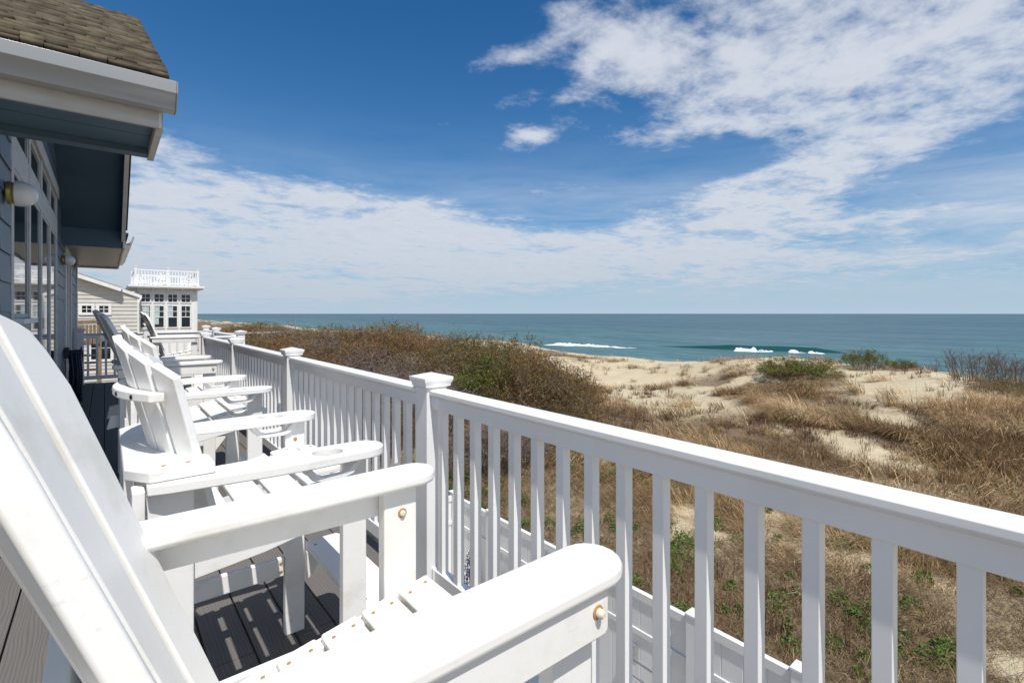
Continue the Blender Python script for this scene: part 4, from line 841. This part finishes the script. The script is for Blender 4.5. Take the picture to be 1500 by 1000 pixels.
def ribbons(P0, P1, w, cols, seed):
    r_ = np.random.default_rng(seed); d = P1 - P0; s = np.cross(d, r_.normal(size=d.shape)); s /= np.linalg.norm(s, axis=1)[:, None] + 1e-9; w = w[:, None]
    V = np.stack([P0 - s * w, P0 + s * w, P1 + s * w * .45, P1 - s * w * .45], 1).reshape(-1, 3); return V, np.arange(len(P0) * 4).reshape(-1, 4), np.repeat(cols, 4, 0)
def shrub_meshes(seed, n_stem, n_leaf, pal, leaf=.026, twig=(.15, .115, .085), up=.55, spread=1.0):
    """stems, side twigs and leaf clusters of a shrub about 2.4 wide and 1.5 tall"""
    r_ = np.random.default_rng(seed)
    a = r_.uniform(0, 6.28, n_stem); q = np.sqrt(r_.random(n_stem)) * spread; base = np.c_[np.cos(a) * q * .75, np.sin(a) * q * .75, np.full(n_stem, -.15)]
    hgt = (1.25 + .3 * fbm(base[:, 0] * 1.7 + 9, base[:, 1] * 1.7 + 9, seed, 3) * 1.6 - .25) * np.sqrt(np.clip(1 - (q / spread * .9) ** 2.4, .05, 1)) * r_.uniform(.6, 1.08, n_stem)
    tip = base + np.c_[np.cos(a) * q * .5 + r_.normal(0, .12, n_stem), np.sin(a) * q * .5 + r_.normal(0, .12, n_stem), hgt + .15]
    mid = (base + tip) / 2 + r_.normal(0, .06, (n_stem, 3))
    tw = np.array(twig); T = []
    c0 = tw * r_.uniform(.6, 1.25, (n_stem, 1)); T.append(ribbons(base, mid, np.full(n_stem, .011), c0, seed)); T.append(ribbons(mid, tip, np.full(n_stem, .007), c0, seed + 1))
    m_ = n_stem * 9; k = r_.integers(0, n_stem, m_); t = r_.uniform(.35, 1, m_)[:, None]; p0 = mid[k] * (1 - t) + tip[k] * t
    d = r_.normal(size=(m_, 3)) * [1, 1, .6] + [0, 0, up]; d /= np.linalg.norm(d, axis=1)[:, None]; p1 = p0 + d * r_.uniform(.10, .32, (m_, 1))
    T.append(ribbons(p0, p1, np.full(m_, .0042), tw * r_.uniform(.6, 1.5, (m_, 1)), seed + 2))
    k2 = r_.integers(0, m_, n_leaf); t = r_.uniform(.3, 1.1, n_leaf)[:, None]; lp = p0[k2] * (1 - t) + p1[k2] * t + r_.normal(0, .025, (n_leaf, 3))
    pal = np.array(pal); tone = fbm(lp[:, 0] * 1.6 + 5, lp[:, 1] * 1.6 + lp[:, 2] * 1.3 + 5, seed + 9, 3); ci = np.clip(((tone - .5) * 2.6 + .5) * len(pal) + r_.uniform(-.9, .9, n_leaf), 0, len(pal) - 1).astype(int)
    lv = leaf_cloud(lp, r_.uniform(.6, 1.4, n_leaf) * leaf, pal[ci] * r_.uniform(.5, 1.15, (n_leaf, 1)), seed + 3)
    Vs, Fs, Cs = [], [], []; o = 0
    for V, F, C in T: Vs.append(V); Fs.append(F + o); Cs.append(C); o += len(V)
    return np_mesh('branches', np.concatenate(Vs), np.concatenate(Fs), 'shrub_leaf', np.concatenate(Cs)), np_mesh('foliage', *lv[:2], 'shrub_leaf', lv[2])
RUST = [(.19, .12, .042), (.29, .165, .055), (.38, .19, .06), (.43, .22, .072), (.24, .165, .055)]
OLIVE = [(.15, .135, .035), (.23, .19, .055), (.29, .215, .062), (.33, .195, .062), (.19, .17, .042)]
GREY = [(.26, .195, .145), (.34, .26, .195), (.19, .135, .09), (.26, .17, .09)]
GREEN = [(.11, .145, .02), (.20, .23, .038), (.27, .28, .058), (.14, .175, .03)]
KIND = {'rust': shrub_meshes(101, 190, 7000, RUST, .022, (.22, .16, .11)), 'rust2': shrub_meshes(131, 190, 6500, RUST + OLIVE, .022, (.21, .16, .115)), 'olive': shrub_meshes(151, 180, 7500, OLIVE, .023, (.20, .155, .11)), 'grey': shrub_meshes(171, 230, 4200, GREY, .02, (.26, .21, .18)),
        'green': shrub_meshes(191, 140, 9500, GREEN), 'bare': shrub_meshes(211, 120, 500, GREY, .02, (.15, .11, .085), .8)}
PROTO = {}
def shrub(kind, x, y, s, sz, label, group, name='dune_shrub', cat='shrub', rz=None):
    if kind not in PROTO:
        o = thing(name, label, cat, (0, 0, 0), 0, group); np_obj('branches', KIND[kind][0], o); np_obj('foliage', KIND[kind][1], o); PROTO[kind] = o
    else: o = copy_tree(PROTO[kind])
    o.location = (x, y, float(ground(x, y)) - .05); o.scale = (s, s, sz); o.rotation_euler = (0, 0, random.uniform(0, 6.28) if rz is None else rz); o['label'] = label; o['group'] = group; o.name = name
    return o
GS = 'shrubs of the brown thicket beyond the railing'
LAB = {'rust': 'rusty brown shrub in the thicket left of the open sand', 'rust2': 'brown and olive shrub in the thicket left of the open sand', 'olive': 'olive green shrub in the thicket left of the open sand',
       'grey': 'grey leafless shrub in the thicket left of the open sand', 'green': 'green shrub in the thicket left of the open sand'}
TH = [  # photo column, depth, kind, width scale, height scale
    (800, 13.5, 'rust2', 1.1, 1.4), (840, 12.5, 'rust2', .8, 1.0), (828, 14.5, 'rust', .9, 1.25), (770, 14.2, 'rust', 1.0, 1.4), (700, 17.5, 'olive', 1.3, 1.45), (745, 16, 'olive', 1.1, 1.45), (760, 12.2, 'grey', 1.0, .9), (725, 14.5, 'green', 1.0, 1.05), (770, 16.5, 'rust', 1.25, 1.2), (705, 11.8, 'grey', .9, .9), (820, 16, 'rust', 1.1, .95),
    (730, 18.5, 'olive', 1.4, 1.2), (690, 16, 'rust2', 1.3, 1.15), (650, 14, 'grey', 1.2, 1.0), (660, 19, 'olive', 1.5, 1.25), (610, 20, 'rust', 1.5, 1.35), (560, 21, 'rust', 1.5, 1.4), (600, 16, 'grey', 1.3, 1.05), (620, 17.5, 'olive', 1.2, 1.1),
    (520, 22, 'rust2', 1.5, 1.25), (540, 17.5, 'grey', 1.3, 1.1), (480, 20, 'grey', 1.4, 1.1), (470, 24, 'olive', 1.5, 1.15), (430, 22, 'rust2', 1.4, 1.0), (580, 24, 'olive', 1.6, 1.5), (640, 23, 'rust', 1.5, 1.3),
    (400, 27, 'grey', 1.6, 1.1), (440, 29, 'rust', 1.6, 1.0), (370, 31, 'rust2', 1.7, 1.1), (500, 28, 'rust', 1.7, 1.15), (350, 24, 'grey', 1.5, 1.0), (385, 20, 'rust2', 1.4, .95), (320, 36, 'olive', 2.0, 1.2), (300, 44, 'rust2', 2.4, 1.5), (340, 52, 'rust', 2.6, 1.4), (410, 17, 'grey', 1.2, .9), (460, 15.5, 'rust2', 1.1, .9), (520, 14.0, 'grey', 1.0, .9), (580, 13, 'rust2', 1.0, .85), (440, 19, 'rust', 1.3, 1.1), (470, 18, 'rust2', 1.3, 1.0), (410, 21, 'rust', 1.4, 1.0), (380, 26, 'rust2', 1.5, 1.0), (500, 21, 'rust', 1.4, 1.15), (540, 19, 'rust', 1.3, 1.1), (365, 38, 'rust', 2.0, 1.0), (330, 30, 'rust', 1.8, .9), (390, 24, 'rust2', 1.5, 1.1), (425, 25, 'grey', 1.5, 1.1), (360, 19, 'grey', 1.3, 1.0), (305, 33, 'green', 1.8, .9), (318, 42, 'rust', 2.2, 1.1), (350, 46, 'rust2', 2.3, 1.0), (296, 50, 'rust2', 2.4, 1.3), (372, 56, 'rust', 2.4, 1.0), (345, 66, 'rust2', 3.2, 1.7), (312, 60, 'rust', 3.0, 1.6), (380, 80, 'olive', 3.5, 1.6), (455, 60, 'rust2', 3, .9), (530, 42, 'rust', 2.2, 1.1), (500, 36, 'olive', 2.0, 1.0)]
for px, D, k, s, sz in TH:
    x, y = ray(px, D); shrub(k, x, y, s, sz, LAB[k], GS)
for px, D, k, s, sz, lb in ((1165, 26.5, 'green', 1.75, .80, 'broad green shrub on the sandy dune crest below the breaking wave'), (1268, 28, 'green', 1.05, .80, 'small green shrub between the broad green one and the dune top'), (1325, 29.5, 'green', .6, .55, 'smallest green shrub on the right dune top'),
                        (1425, 22, 'bare', 1.2, 1.15, 'dark leafless shrub on the dune at the right, against the sea'), (1490, 20, 'bare', 1.3, 1.2, 'leafless shrub cut off by the right edge of the view'), (1470, 18.5, 'olive', .95, .6, 'low olive shrub under the leafless ones at the right edge'),
                        (880, 14.5, 'bare', .7, .7, 'twiggy leafless shrub on the sand just right of the thicket'), (930, 18, 'bare', .6, .5, 'little twiggy shrub standing alone in the open sand hollow')):
    x, y = ray(px, D); shrub(k, x, y, s, sz, lb, 'shrubs on the open dune', 'crest_shrub')
